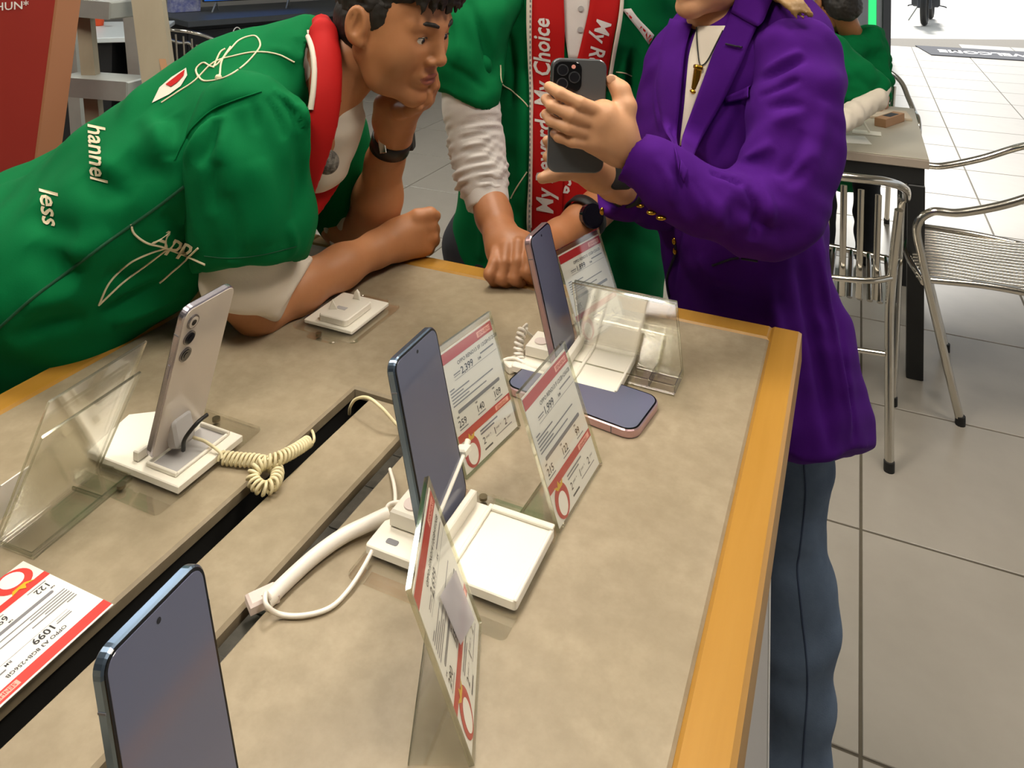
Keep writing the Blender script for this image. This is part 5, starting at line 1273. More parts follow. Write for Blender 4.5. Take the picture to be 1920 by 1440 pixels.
# pendant on a black cord
ne = line_on('necklace', ['wm_tp', 'wm_bz'], [(1307, 52), (1309, 90), (1313, 120), (1320, 122), (1330, 110), (1345, 80), (1356, 58)], 0.0011, 'rubber_black', WM, 0.002)
q = hit(['wm_tp', 'wm_bz'], 1311, 130, 0.004) or W(1311, 130, 1.2)
pe = empty('pendant_anchor', base_at(q)) if False else None
Mq = along(q, Vector((-0.14, 0, -1)), (0, -1, 0))
mb = MB(); mb.prism(roundrect(0.012, 0.012, 0.004, 4), 0.0, 0.034, 0.002, M=Mq); mb.prism(roundrect(0.015, 0.015, 0.005, 4), 0.034, 0.040, 0.002, M=Mq); mb.prism(roundrect(0.016, 0.014, 0.004, 4), -0.006, 0.002, 0.002, M=Mq); part('pendant', mb, 'gold', WM, world=True)
# skin: head, neck, hands
Mw = head_frame(W(1338, -98, 1.335), (-0.80, -0.55, -0.12), (-0.05, -0.05, 1.0)) @ Matrix.Scale(0.93, 4)
hv3 = head_blob(0.0032, True).mesh(smooth=2); lm3 = lip_mask(*hv3); h3 = xf(hv3, Mw)
nb = Blob(0.004); nb.cone(Mw @ Vector((0, -0.022, -0.060)), 0.047, W(1352, 40, 1.345), 0.050, 0.02); nb.cone(W(1352, 40, 1.345), 0.050, W(1345, 110, 1.36), 0.075, 0.03)
hd = Blob(0.0026)
hd.path([(1215, 312, 1.12, 26), (1172, 280, 1.115, 27), (1158, 258, 1.11, 33)], 0.02)
hd.path([(1158, 262, 1.108, 30), (1126, 226, 1.098, 30)], 0.02); hd.path([(1150, 275, 1.112, 28), (1112, 262, 1.10, 26)], 0.02); hd.path([(1160, 240, 1.105, 28), (1134, 214, 1.10, 24)], 0.02)
finger(hd, [(1132, 212, 1.093, 15), (1086, 193, 1.078, 13), (1050, 175, 1.080, 12), (1030, 163, 1.100, 11)], 0.0035)
finger(hd, [(1116, 230, 1.091, 14.5), (1070, 215, 1.076, 12.8), (1036, 199, 1.083, 11.8), (1024, 186, 1.110, 11)], 0.0035)
finger(hd, [(1108, 250, 1.093, 14), (1064, 239, 1.078, 12.3), (1034, 227, 1.088, 11.2), (1024, 214, 1.115, 10.5)], 0.0035)
finger(hd, [(1112, 270, 1.098, 13.5), (1072, 265, 1.084, 11.5), (1048, 257, 1.090, 10.3), (1036, 246, 1.115, 10)], 0.0035)
finger(hd, [(1162, 236, 1.105, 24), (1173, 200, 1.112, 19), (1164, 170, 1.122, 16.5), (1147, 152, 1.130, 13)], 0.01)
hv5 = hd.mesh(smooth=1)
h6 = Blob(0.0026)
h6.path([(1190, 372, 1.30, 28), (1150, 345, 1.24, 27), (1120, 325, 1.20, 30), (1088, 312, 1.175, 30)], 0.02); h6.path([(1120, 312, 1.19, 24), (1085, 300, 1.175, 24)], 0.015)
finger(h6, [(1095, 296, 1.175, 18), (1062, 288, 1.165, 14), (1038, 276, 1.155, 12), (1026, 264, 1.15, 10)], 0.006)
finger(h6, [(1090, 304, 1.17, 18), (1058, 300, 1.155, 14), (1040, 297, 1.148, 12), (1027, 294, 1.145, 10.5)], 0.005)
finger(h6, [(1088, 318, 1.165, 20), (1060, 322, 1.150, 15), (1036, 327, 1.140, 13), (1017, 334, 1.135, 11)], 0.006)
finger(h6, [(1100, 325, 1.19, 18), (1072, 318, 1.205, 14), (1050, 312, 1.215, 12)], 0.006)
allVQ = join_vq(h3, nb.mesh(smooth=2), hv5, h6.mesh(smooth=1)); mi = np.zeros(len(allVQ[1]), int); mi[:len(h3[1])][lm3] = 1
wbody = flesh('body', allVQ, ['skin_light', 'lips_rose'], WM, mi, key='wm_body')
eyes(wbody, Mw); brows(wbody, Mw, 'hair_blond')
for (x, y, rot) in ((1146, 147, 0.6),):
    q = hit('wm_body', x, y + 2, 0.0003)
    if q: mb = MB(); mb.sphere(q, (0.0065, 0.0025, 0.0075), 12, 8); part('nail', mb, 'nail', wbody, world=True)
hr = Blob(0.005); hr.ell((0, -0.020, 0.040), (0.086, 0.102, 0.092), k=0.01); hr.cut((0, 0.050, 0.040), (0, 0.80, -0.50))
hrA = xf(hr.mesh(waves(71, 0.03, 0.002), 1), Mw)
hb2 = Blob(0.0034); hb2.path([(1400, -150, 1.38, 90), (1420, -70, 1.36, 62), (1440, -36, 1.31, 26), (1462, -12, 1.24, 9), (1480, 4, 1.205, 5), (1490, 14, 1.195, 2)], 0.03)
rr = random.Random(9)
for i in range(16):
    a, b_ = rr.uniform(-22, 22), rr.uniform(-10, 10); L = rr.uniform(0.5, 1.1)
    hb2.path([(1436 + a, -46 + b_, 1.30, 7), (1468 + a, -8 + b_, 1.215, 5), (1490 + a * 0.9, 12 + b_ * 0.8, 1.192, 3.4), (1490 + a * 0.9 + 22 * L, 12 + b_ * 0.6 + 24 * L, 1.183, 2.2)], 0.002)
flesh('hair', join_vq(hrA, hb2.mesh(None, 1)), 'hair_blond', WM)
wm3 = along(W(1163, 325, 1.185), W(1190, 372, 1.30) - W(1150, 345, 1.24), (0, -1, 0))
wm3 = along(W(1176, 358, 1.275), W(1190, 372, 1.30) - W(1150, 345, 1.24), (0, -1, 0))
wt = part('wrist_watch', band(wm3, 0.0265, 0.022, 0.003), 'rubber_black', WM, world=True, label='black watch under the raised cuff')
mb = MB(); mb.prism(roundrect(0.034, 0.040, 0.009, 5), 0.0, 0.009, 0.002, M=along(W(1162, 330, 1.195), (0.1, -1, 0.35), (1, 0.1, 0))); part('watch_case', mb, 'rubber_black', wt, world=True)
# jeans and shoes
jn = Blob(0.006)
jn.path([(1468, 700, 1.33, 95), (1486, 870, 1.325, 66), (1478, 975, 1.32, 56), (1492, 1080, 1.31, 62), (1497, 1180, 1.30, 62), (1492, 1300, 1.29, 60), (1488, 1440, 1.28, 58), (1486, 1580, 1.27, 56)], 0.03)
jn.path([(1395, 700, 1.40, 95), (1385, 900, 1.42, 68), (1375, 1150, 1.42, 60), (1370, 1420, 1.42, 56)], 0.03)
flesh('jeans', jn.mesh(addf(waves(81, 0.14, 0.005, 5), waves(82, 0.05, 0.0018, 5)), 2), 'denim', WM, key='wm_jn')
line_on('side_seam', 'wm_jn', [(1507, 862), (1510, 930), (1500, 1030), (1495, 1070), (1503, 1150), (1514, 1270), (1508, 1380), (1504, 1445)], 0.0016, 'denim_seam', WM, 0.0004)
sh = Blob(0.006)
for p in ((1486, 1600, 1.27), (1372, 1440, 1.42)):
    q = W(*p); sh.cone((q.x + 0.03, q.y, 0.045), 0.040, (q.x - 0.13, q.y - 0.06, 0.034), 0.032, 0.02)
sh.cut((0, 0, 0.002), (0, 0, -1)); flesh('shoes', sh.mesh(None, 1), 'panel_light', WM)
# the phone she holds: black back with a square camera block
pc = [W(1033, 108, 1.118), W(1138, 112, 1.128), W(1040, 284, 1.108)]
xa = (pc[1] - pc[0]).normalized(); za = (pc[0] - pc[2]); za = (za - xa * za.dot(xa)).normalized(); ya = za.cross(xa)
org = (pc[0] + pc[1]) / 2 - za * 0.158
Mph = Matrix(((xa.x, ya.x, za.x, org.x), (xa.y, ya.y, za.y, org.y), (xa.z, ya.z, za.z, org.z), (0, 0, 0, 1))) @ Matrix.Rotation(math.pi, 4, 'Z')
e = phone(Mph, 'dark grey phone held up in both hands by the person in purple', 'frame_graphite', 'back_graphite', w=0.080, h=0.158, t=0.0095, r=0.013)
Mx = Matrix.Rotation(-HP, 4, 'X')
mb = MB(); mb.prism(roundrect(0.040, 0.042, 0.011, 6, 0.0165, -0.133), 0.0050, 0.0072, 0.0008, 0, Mx); cb = part('camera_block', mb, 'screen_bezel', e)
for (x, z) in ((0.0245, 0.142), (0.0245, 0.123), (0.0075, 0.1325)):
    mb = MB(); mb.cyl((x, 0.0070, z), (x, 0.0090, z), 0.0082, 20); q_ = part('lens_ring', mb, 'frame_graphite', cb); mb = MB(); mb.cyl((x, 0.0090, z), (x, 0.0094, z), 0.0068, 20); part('lens_glass', mb, 'lens_dark', q_)
mb = MB(); mb.cyl((0.009, 0.0070, 0.147), (0.009, 0.0078, 0.147), 0.0030, 14); part('flash', mb, 'print_pink', cb)
# ------------------------------------------------------------------ cafe table, chairs and background
mat('laminate_beige', '#b5ad9c', 0.45, var=[(4, 0.3, '#aaa291')])
mat('laminate_edge', '#a39689', 0.5, var=[(4, 0.3, '#988b7e')])
mat('steel_black', '#191a1b', 0.45, var=[(14, 0.3, '#222324')])
mat('card_beige', '#c9b9a3', 0.7, var=[(10, 0.2, '#bdad97')])
mat('card_brown', '#a9805c', 0.7, var=[(10, 0.2, '#9d7450')])
mat('banner_red', '#9c2a1f', 0.6, var=[(3, 0.3, '#8e241b')])
mat('banner_tan', '#a9714e', 0.6, var=[(3, 0.3, '#9e6745')])
mat('ladder_fibre', '#9b917c', 0.55, var=[(20, 0.4, '#8c826d', (1, 1, 0.1))])
mat('laminate_white', '#dde3e3', 0.35, var=[(4, 0.2, '#d2d9d9')])
mat('counter_dark', '#45494d', 0.5, var=[(4, 0.4, '#3b3f43')])
mat('carcass_black', '#1a1a1c', 0.6, var=[(8, 0.3, '#222225')])
mat('orange_plastic', '#e0501d', 0.45, var=[(10, 0.2, '#d04716')])
mat('box_violet', '#6a72b4', 0.5, var=[(18, 0.7, '#cfd0dd'), (40, 0.4, '#444a8e')])
mat('screen_blue', '#1d5fb8', 0.3, emit=0.6, var=[(3, 0.5, '#123f8c')])
mat('bag_red', '#b3261f', 0.5, var=[(10, 0.3, '#9f1f19')])
mat('green_light', '#2fe07a', 0.4, emit=0.9, var=[(10, 0.1, '#27d670')])
mat('frame_grey', '#8d9297', 0.45, 0.3, var=[(8, 0.3, '#7d8287')])
mat('frame_dark', '#3c3f45', 0.45, var=[(8, 0.3, '#33363c')])
mat('mat_grey', '#3f414a', 0.9, var=[(40, 0.3, '#363841')], bump=(300, 0.3))
mat('yellow_glow', '#e8e05a', 0.5, emit=0.5, var=[(10, 0.1, '#ded64f')])

def chair(M, label, group='aluminium bistro chairs', nslat=9):
    e = empty('bistro_chair', M, label=label, cat='chair', group=group)
    R = 0.0125
    for s in (-1, 1):
        # front leg rising into the armrest, running back and round the backrest
        mb = MB(); mb.tube(smooth_path([(s * .235, .080, 0.012), (s * .245, .135, .25), (s * .256, .190, .50), (s * .260, .205, .60), (s * .263, .165, .652), (s * .266, .09, .662), (s * .264, -.03, .705), (s * .252, -.15, .765), (s * .20, -.245, .805), (s * .11, -.295, .818), (0, -.308, .822)], 8), R, 12); part('arm_tube', mb, 'aluminium', e)
        mb = MB(); mb.tube(smooth_path([(s * .215, -.270, 0.012), (s * .215, -.232, .22), (s * .215, -.200, .44), (s * .225, -.215, .60), (s * .236, -.232, .725)], 8), R, 12); part('rear_leg', mb, 'aluminium', e)
        mb = MB(); mb.tube(smooth_path([(s * .250, .178, .435), (s * .232, 0, .440), (s * .218, -.195, .428)], 6), 0.010, 10); part('seat_rail', mb, 'aluminium', e)
        for (y, x) in ((.080, .235), (-.270, .215)):
            mb = MB(); mb.cyl((s * x, y, 0.0), (s * x, y, 0.028), 0.0145, 12); part('foot_cap', mb, 'rubber_black', e)
    mb = MB(); mb.tube(smooth_path([(-.250, .185, .425), (0, .222, .425), (.250, .185, .425)], 6), 0.010, 10); part('front_rail', mb, 'aluminium', e)
    mb = MB(); mb.tube(smooth_path([(-.215, -.215, .30), (0, -.235, .30), (.215, -.215, .30)], 6), 0.008, 8); part('rear_rail', mb, 'aluminium', e)
    mb = MB(); mb.tube(smooth_path([(-.222, -.205, .52), (-.15, -.262, .52), (0, -.285, .52), (.15, -.262, .52), (.222, -.205, .52)], 6), 0.009, 8); part('back_rail', mb, 'aluminium', e)
    sl = MB()                                            # seat slats run front to back
    sl.tube(smooth_path([(0, -.205, .440), (0, -.10, .434), (0, 0, .432), (0, .12, .434), (0, .205, .428)], 4), 0.0085, 8, flat=0.45); sme = sl.mesh('seat_slat', ['aluminium'])
    for k in range(17): link('seat_slat', sme, e, mtx((-.216 + .027 * k, 0, 0)))
    for k in range(nslat):
        t = -1 + 2 * (k + 0.5) / nslat; x = t * .205; y = -.298 + .085 * t * t; zt_ = .800 - .050 * t * t
        mb = MB(); mb.tube([(x, y, zt_), (x * 0.985, y + .018, .60), (x * 0.96, -.205 - .02 * (1 - t * t), .448)], 0.0035, 8, flat=2.6); part('back_slat', mb, 'aluminium', e)
    return e
def on_floor(a, b, rz): return Matrix.Translation(T(a, b, 0)) @ Matrix.Rotation(TROT + rz, 4, 'Z')
c1 = AB(G(1656, 880, 0)); chair(on_floor(c1[0] - 0.200, c1[1] + 0.270, 0.0), 'silver bistro chair behind the person in purple, its slatted back towards the viewer')
c2 = AB(G(1835, 452, 0.44)); chair(Matrix.Translation((1.565, 2.618, 0)) @ Matrix.Rotation(math.radians(66.1), 4, 'Z'), 'silver bistro chair at the right picture edge, facing the beige table')
# cafe table
ct = AB(G(1742, 299, 0.755)); CTW, CTL, CZ = 0.42, 0.85, 0.755
e = empty('cafe_table', on_floor(ct[0], ct[1], 0.0), label='beige laminate table on black steel legs behind the person in purple', cat='table')
mb = MB(); mb.bbox((-CTW, 0, CZ - 0.004), (0, CTL, CZ), 0.001); part('table_top', mb, 'laminate_beige', e)
mb = MB(); mb.bbox((-CTW - .001, -.001, CZ - 0.034), (.001, CTL + .001, CZ - 0.0041), 0.002); part('table_edge', mb, 'laminate_edge', e)
for (lo, hi) in (((-CTW + .01, .012, CZ - .094), (-.012, .040, CZ - .035)), ((-CTW + .01, CTL - .04, CZ - .094), (-.012, CTL - .012, CZ - .035)), ((-.040, .041, CZ - .094), (-.012, CTL - .041, CZ - .035)), ((-CTW + .012, .041, CZ - .094), (-CTW + .040, CTL - .041, CZ - .035))):
    mb = MB(); mb.bbox(lo, hi, 0.002); part('apron', mb, 'steel_black', e)
for (x, y) in ((-.036, .036), (-.036, CTL - .036), (-CTW + .036, .036), (-CTW + .036, CTL - .036)):
    mb = MB(); mb.bbox((x - .026, y - .026, 0.0), (x + .026, y + .026, CZ - .0945), 0.004); part('leg', mb, 'steel_black', e)
def cz(px, py, dz=0.0): return G(px, py, CZ + dz)
# things on the cafe table
o = cz(1655, 216); mb = MB(); mb.bbox((-0.10, -0.075, 0.0005), (0.10, 0.075, 0.010), 0.001); part('booklet', mb, 'card_beige', None, Matrix.Translation(o) @ Matrix.Rotation(TROT + 0.1, 4, 'Z'), label='pale booklet lying on the beige cafe table', cat='booklet')
e = empty('open_box', Matrix.Translation(cz(1668, 232)) @ Matrix.Rotation(TROT + 0.35 + HP / 2, 4, 'Z'), label='small tan box with a dark label on the beige cafe table', cat='box')
mb = MB(); mb.bbox((-0.085, -0.022, 0.0005), (0.085, 0.022, 0.034), 0.001); q = part('box_body', mb, 'card_brown', e)
mb = MB(); mb.bbox((-0.030, -0.016, 0.034), (0.050, 0.016, 0.0346), 0.0002); part('label_patch', mb, 'print_black', q)
e = empty('table_stand', Matrix.Translation(cz(1625, 250)) @ Matrix.Rotation(TROT, 4, 'Z'), label='white angled display arm standing on the beige cafe table', cat='display stand')
mb = MB(); mb.bbox((-0.05, -0.03, 0.0005), (0.05, 0.03, 0.004), 0.001); part('base', mb, 'white_plastic', e)
mb = MB(); mb.tube([(0.01, 0, 0.004), (-0.01, 0, 0.040), (-0.075, 0, 0.055)], 0.0045, 8); part('arm', mb, 'white_plastic', e)
o = cz(1590, 262); mb = MB(); mb.bbox((-0.08, -0.055, 0.0005), (0.07, 0.055, 0.003), 0.0008); part('paper', mb, 'paper', None, Matrix.Translation(o) @ Matrix.Rotation(TROT + 0.2, 4, 'Z'), label='white sheet on the near end of the beige cafe table', cat='paper')

# seated people at the cafe table
SB = empty('person', base_at(T(-0.30, 2.1, 0)), label='person in wide green sleeve leaning one arm over the cafe table', cat='person')
b = Blob(0.008); b.path([(1480, 62, 2.95, 56), (1545, 112, 2.90, 48), (1600, 142, 2.86, 40), (1640, 160, 2.84, 28)], 0.03)
b.path([(1560, 150, 2.86, 36), (1600, 168, 2.84, 28), (1640, 168, 2.84, 22)], 0.03); b.path([(1450, 30, 3.1, 70), (1425, 180, 3.15, 72), (1422, 330, 3.15, 74)], 0.05)
flesh('overshirt', b.mesh(addf(waves(91, 0.14, 0.006), waves(92, 0.06, 0.002)), 2), 'cloth_green', SB)
b = Blob(0.006); b.path([(1652, 160, 2.835, 18), (1640, 186, 2.80, 20), (1600, 214, 2.72, 20), (1578, 232, 2.66, 19)], 0.02)
flesh('undershirt', b.mesh(waves(93, 0.05, 0.002), 2), 'cloth_cream', SB)
hs = head_blob(0.005).mesh(smooth=1); Ms_ = head_frame(W(1432, -80, 3.05), (0.5, -0.7, -0.3), (0, 0, 1)); b = Blob(0.005); b.path([(1590, 225, 2.69, 13), (1560, 242, 2.62, 13), (1540, 250, 2.58, 15)], 0.01)
for i in range(4): b.path([(1545, 246 + 3 * i, 2.59, 6), (1525, 250 + 4 * i, 2.56, 5), (1512, 256 + 4 * i, 2.54, 4.5)], 0.004)
b.path([(1550, 252, 2.58, 6), (1540, 262, 2.55, 5)], 0.004)
nb = Blob(0.006); nb.cone(Ms_ @ Vector((0, -.03, -.05)), .055, W(1445, 0, 3.08), .06, .02); nb.cone(W(1445, 0, 3.08), .06, W(1500, 75, 2.95), .04, .03); nb.cone(W(1500, 75, 2.95), .04, W(1636, 168, 2.83), .014, .01); nb.cone(W(1636, 168, 2.83), .014, W(1590, 225, 2.69), .020, .01)
sb_ = flesh('body', join_vq(xf(hs, Ms_), nb.mesh(), b.mesh()), 'skin_brown', SB)
hr = Blob(0.006); hr.ell((0, -0.016, 0.040), (0.082, 0.1, 0.087), k=0.01); hr.cut((0, 0.050, 0.052), (0, 0.72, -0.72)); hr.cut((0, 0, -0.04), (0, 0.26, -1)); flesh('hair', xf(hr.mesh(waves(94, 0.02, 0.002), 1), Ms_), 'hair_black', SB)
b = Blob(0.010)
for s_ in (-1, 1):
    k0 = W(1422, 330, 3.15) + Vector((0.07 * s_, 0.05 * s_, -0.02)); b.cone(k0, .085, (k0.x, k0.y, 0.40), .065, .03); b.cone((k0.x, k0.y, 0.40), .065, (k0.x, k0.y, 0.04), .05, .03)
flesh('trousers', b.mesh(waves(95, 0.1, 0.003), 1), 'trousers_dark', SB)

SA = empty('person', base_at(T(0.0, 3.0, 0)), label='seated person with short black hair, back turned, in green shirt', cat='person')
Ma = head_frame(W(1568, 4, 3.62), (-0.15, 0.95, -0.35), (0, 0.1, 1)) @ Matrix.Scale(1.1, 4)
ha = head_blob(0.005).mesh(smooth=1); nb = Blob(0.006); nb.cone(Ma @ Vector((0, -.03, -.05)), .052, W(1600, 74, 3.66), .050, .02)
ba = Blob(0.006); nb.cone(W(1600, 74, 3.66), .050, W(1612, 110, 3.8), .045, .03); nb.cone(W(1612, 110, 3.8), .045, W(1640, 95, 3.66), .025, .02); ba.path([(1640, 90, 3.64, 16), (1652, 150, 3.56, 14), (1655, 178, 3.55, 13), (1650, 196, 3.45, 14), (1640, 204, 3.35, 14)], 0.01)
flesh('body', join_vq(xf(ha, Ma), nb.mesh(), ba.mesh()), 'skin_brown', SA)
hr = Blob(0.005); hr.ell((0, -0.018, 0.032), (0.084, 0.102, 0.092), k=0.01); hr.ell((0, -0.045, -0.03), (0.074, 0.066, 0.066), k=0.02); hr.cut((0, 0.060, 0.045), (0, 0.75, -0.6)); hr.cut((0, 0, -0.080), (0, 0.3, -1))
flesh('hair', xf(hr.mesh(addf(waves(96, 0.02, 0.0012), waves(97, 0.05, 0.002)), 1), Ma), 'hair_black', SA)
b = Blob(0.007); b.path([(1612, 92, 3.80, 37), (1632, 120, 3.82, 33), (1618, 220, 3.86, 45), (1605, 300, 3.88, 50)], 0.04); b.path([(1560, 96, 3.68, 34), (1612, 82, 3.70, 30), (1634, 74, 3.64, 24), (1646, 110, 3.60, 20), (1652, 150, 3.56, 18), (1655, 182, 3.54, 15)], 0.03); b.path([(1556, 96, 3.60, 28), (1598, 92, 3.585, 24), (1634, 80, 3.60, 20)], 0.03); b.path([(1598, 100, 3.6, 30), (1600, 160, 3.68, 44)], 0.03); b.path([(1570, 130, 3.82, 48), (1575, 300, 3.88, 54)], 0.04)
flesh('shirt', b.mesh(addf(waves(98, 0.10, 0.006), waves(99, 0.05, 0.002)), 2), 'cloth_green', SA)
b = Blob(0.010)
for s in (-1, 1):
    k0 = W(1585, 330, 3.88) + Vector((0.10 * s, 0, -0.06)); k0.z = 0.53; k1 = k0 + Vector((-0.12, -0.28, 0)); b.cone(k0, .085, k1, .065, .03); b.cone(k1, .065, (k1.x, k1.y, 0.05), .05, .03)
flesh('trousers', b.mesh(waves(90, 0.1, 0.003), 1), 'trousers_dark', SA)
chair(Matrix.Translation((W(1600, 200, 3.9).x, 3.92, 0)) @ Matrix.Rotation(math.radians(165), 4, 'Z'), 'silver bistro chair under the seated person with short black hair')

# ---- left background: banner stand, step ladder, white table, counter
A0, A1 = W(115, -90, 1.95), W(-28, 1016, 1.95); A1.z = 0.012; wv = Vector((-0.98, -0.20, 0)) * 0.80; tv = Vector((0.035, 0.10, 0))
e = empty('banner_stand', base_at((A1.x - 0.4, 1.9, 0)), label='tall red banner panel with tan edge at the left picture border', cat='banner')
mb = MB(); v = [A1, A1 + wv, A0 + wv, A0]; v2 = [p + tv * 0.2 for p in v]; mb.add(v + v2, [(0, 3, 2, 1), (4, 5, 6, 7), (0, 4, 7, 3), (3, 7, 6, 2), (1, 2, 6, 5), (0, 1, 5, 4)]); part('front_panel', mb, 'banner_red', e, world=True)
mb = MB(); s0, s1 = W(100, 1016, 1.97), W(147, -90, 1.97); s0 = A1 + Vector((0.006, 0.001, 0)); s1 = A0 + Vector((0.006, 0.001, 0)); v = [A1 + Vector((0.0005, 0, 0)), s0, s1, A0 + Vector((0.0005, 0, 0))]; v2 = [p + Vector((0.012, 0.085, 0)) for p in v]; mb.add(v + v2, [(0, 1, 2, 3), (4, 7, 6, 5), (0, 3, 7, 4), (1, 5, 6, 2), (3, 2, 6, 7), (0, 4, 5, 1)]); part('side_edge', mb, 'banner_tan', e, world=True)
v, f = text2d('TAHUN*', 1.0, 0.01); ax = (W(55, 9, 1.93) - W(-40, 17, 1.93)); sz = 0.0
pn = (A0 - A1).cross(wv).normalized(); pn = pn if pn.y < 0 else -pn
def on_banner(px, py):
    dr = (W(px, py, 1.0) - CAMV); t = (A1 - CAMV).dot(pn) / dr.dot(pn); return CAMV + dr * t + pn * 0.002
mb = MB(); mb.add([on_banner(-40 + x * 21 * 1.15, 22 - y * 21 - x * 1.6) for (x, y) in v], f); part('lettering', mb, 'print_white', e, world=True)

e = empty('step_ladder', base_at((W(300, 300, 2.4).x, 2.4, 0)), label='aluminium step ladder standing behind the leaning person', cat='ladder')
def bar(name, p, q, w, t, m, up=(0, 1, 0)):
    z = (Vector(q) - Vector(p)); L = z.length; M = along(p, z, Vector((1, 0, 0))); mb = MB(); mb.bbox((-w / 2, -t / 2, 0), (w / 2, t / 2, L), 0.003, M=M); return part(name, mb, m, e, world=True)
def rail(name, x0, y0, x1, y1, d0, d1, w, t, m, fl_):
    p, q = W(x0, y0, d0), W(x1, y1, d1); k = (fl_ - p.z) / (q.z - p.z); return bar(name, p + (q - p) * k, p, w, t, m)
r1 = rail('front_rail', 268, -80, 300, 160, 2.30, 2.22, 0.085, 0.030, 'ladder_fibre', 0.0)
rail('front_rail', 150, -80, 172, 160, 2.38, 2.30, 0.040, 0.030, 'ladder_fibre', 0.0)
rail('rear_rail', 122, -80, 150, 290, 2.62, 2.70, 0.040, 0.025, 'aluminium_dull', 0.0); rail('rear_rail', 235, -80, 268, 290, 2.62, 2.70, 0.040, 0.025, 'aluminium_dull', 0.0)
for (pa, pb, hgt) in (((133, 10, 2.34), (232, 18, 2.28), 0.050), ((128, 156, 2.31), (262, 166, 2.25), 0.055), ((140, 330, 2.28), (300, 340, 2.22), 0.055)):
    p, q = W(*pa), W(*pb); M = along((p + q) / 2, q - p, (0, -1, 0)); L = (q - p).length; mb = MB(); mb.bbox((-0.05, -hgt / 2, -L / 2), (0.05, hgt / 2, L / 2), 0.004, M=M); st = part('step', mb, 'aluminium_dull', e, world=True)
    for g_ in range(3):
        mb = MB(); mb.box((-0.03 + .022 * g_, hgt / 2 - .0005, -L / 2 + .01), (-0.022 + .022 * g_, hgt / 2 + .0012, L / 2 - .01)); mb.v = [M @ Vector(p_) for p_ in mb.v]; part('tread_rib', mb, 'aluminium', st, world=True)
bar('brace', W(287, 20, 2.27), W(318, 170, 2.20), 0.018, 0.012, 'card_brown'); 

tA = AB(G(172, 76, 0.75)); 
e = empty('white_table', Matrix.Translation(G(236, 70, 0.75) - Vector((0, 0, 0.75))) @ Matrix.Rotation(0.25, 4, 'Z'), label='white topped table with black base behind the ladder', cat='table')
mb = MB(); mb.bbox((-0.75, 0, 0.715), (0.16, 1.0, 0.75), 0.004); part('table_top', mb, 'laminate_white', e)
mb = MB(); mb.bbox((-0.70, 0.06, 0.0), (-0.10, 0.95, 0.714), 0.004); part('base_cabinet', mb, 'carcass_black', e)
mb = MB(); mb.bbox((0.08, 0.10, 0.0), (0.14, 0.95, 0.714), 0.004); part('leg', mb, 'carcass_black', e)
q = G(184, 48, 0.75); e = empty('cup', base_at(q), label='small orange cup on the white table behind the ladder', cat='cup')
mb = MB(); mb.tube([(0, 0, 0.001), (0, 0, 0.02), (0, 0, 0.13)], [0.038, 0.040, 0.048], 18); part('cup_body', mb, 'orange_plastic', e)
mb = MB(); mb.cyl((0, 0, 0.1302), (0, 0, 0.136), 0.050, 18); part('lid', mb, 'print_white', e)
chair(Matrix.Translation((W(368, 100, 5.6).x, 5.62, 0)) @ Matrix.Rotation(math.radians(-24), 4, 'Z'), 'silver bistro chair in the far left background beside the white table')
cA, cB = G(300, 44, 0.75), G(640, 20, 0.75); dv = Vector((cB.x - cA.x, cB.y - cA.y, 0)); ang = math.atan2(dv.y, dv.x); L = dv.length
e = empty('sales_counter', Matrix.Translation((cA.x, cA.y, 0)) @ Matrix.Rotation(ang, 4, 'Z'), label='long dark grey sales counter in the far left background', cat='counter')
mb = MB(); mb.bbox((0.22, 0, 0.70), (L + 0.6, 1.1, 0.75), 0.004); part('counter_top', mb, 'counter_dark', e)
mb = MB(); mb.bbox((0.24, 0.12, 0.02), (L + 0.6, 1.05, 0.699), 0.004); part('carcass', mb, 'carcass_black', e)
for k in range(4):
    mb = MB(); mb.bbox((0.26 + .62 * k, 0.10, 0.06), (0.26 + .62 * k + .59, 0.1195, 0.66), 0.003); part('front_panel', mb, 'carcass_black', e)
q = G(345, 22, 0.75); mb = MB(); mb.bbox((-0.13, -0.05, 0.001), (0.13, 0.05, 0.20), 0.003); part('product_box', mb, 'box_violet', None, Matrix.Translation(q) @ Matrix.Rotation(ang, 4, 'Z'), label='violet and white product box on the dark counter', cat='box')
q = G(402, 22, 0.75); e = empty('television', Matrix.Translation(q) @ Matrix.Rotation(ang - 0.1, 4, 'Z'), label='flat television with blue screen on the dark counter', cat='television')
mb = MB(); mb.bbox((-0.10, 0.0, 0.09), (0.86, 0.03, 0.62), 0.004); tv_ = part('housing', mb, 'carcass_black', e)
mb = MB(); mb.bbox((-0.09, -0.004, 0.10), (0.85, -0.0002, 0.61), 0.001); part('screen', mb, 'screen_blue', tv_)
for x in (0.02, 0.70):
    mb = MB(); mb.tube([(x, 0.015, 0.09), (x - 0.07, -0.10, 0.006)], 0.007, 8); mb.tube([(x, 0.015, 0.09), (x + 0.05, 0.12, 0.006)], 0.007, 8); part('foot', mb, 'aluminium_dull', e)
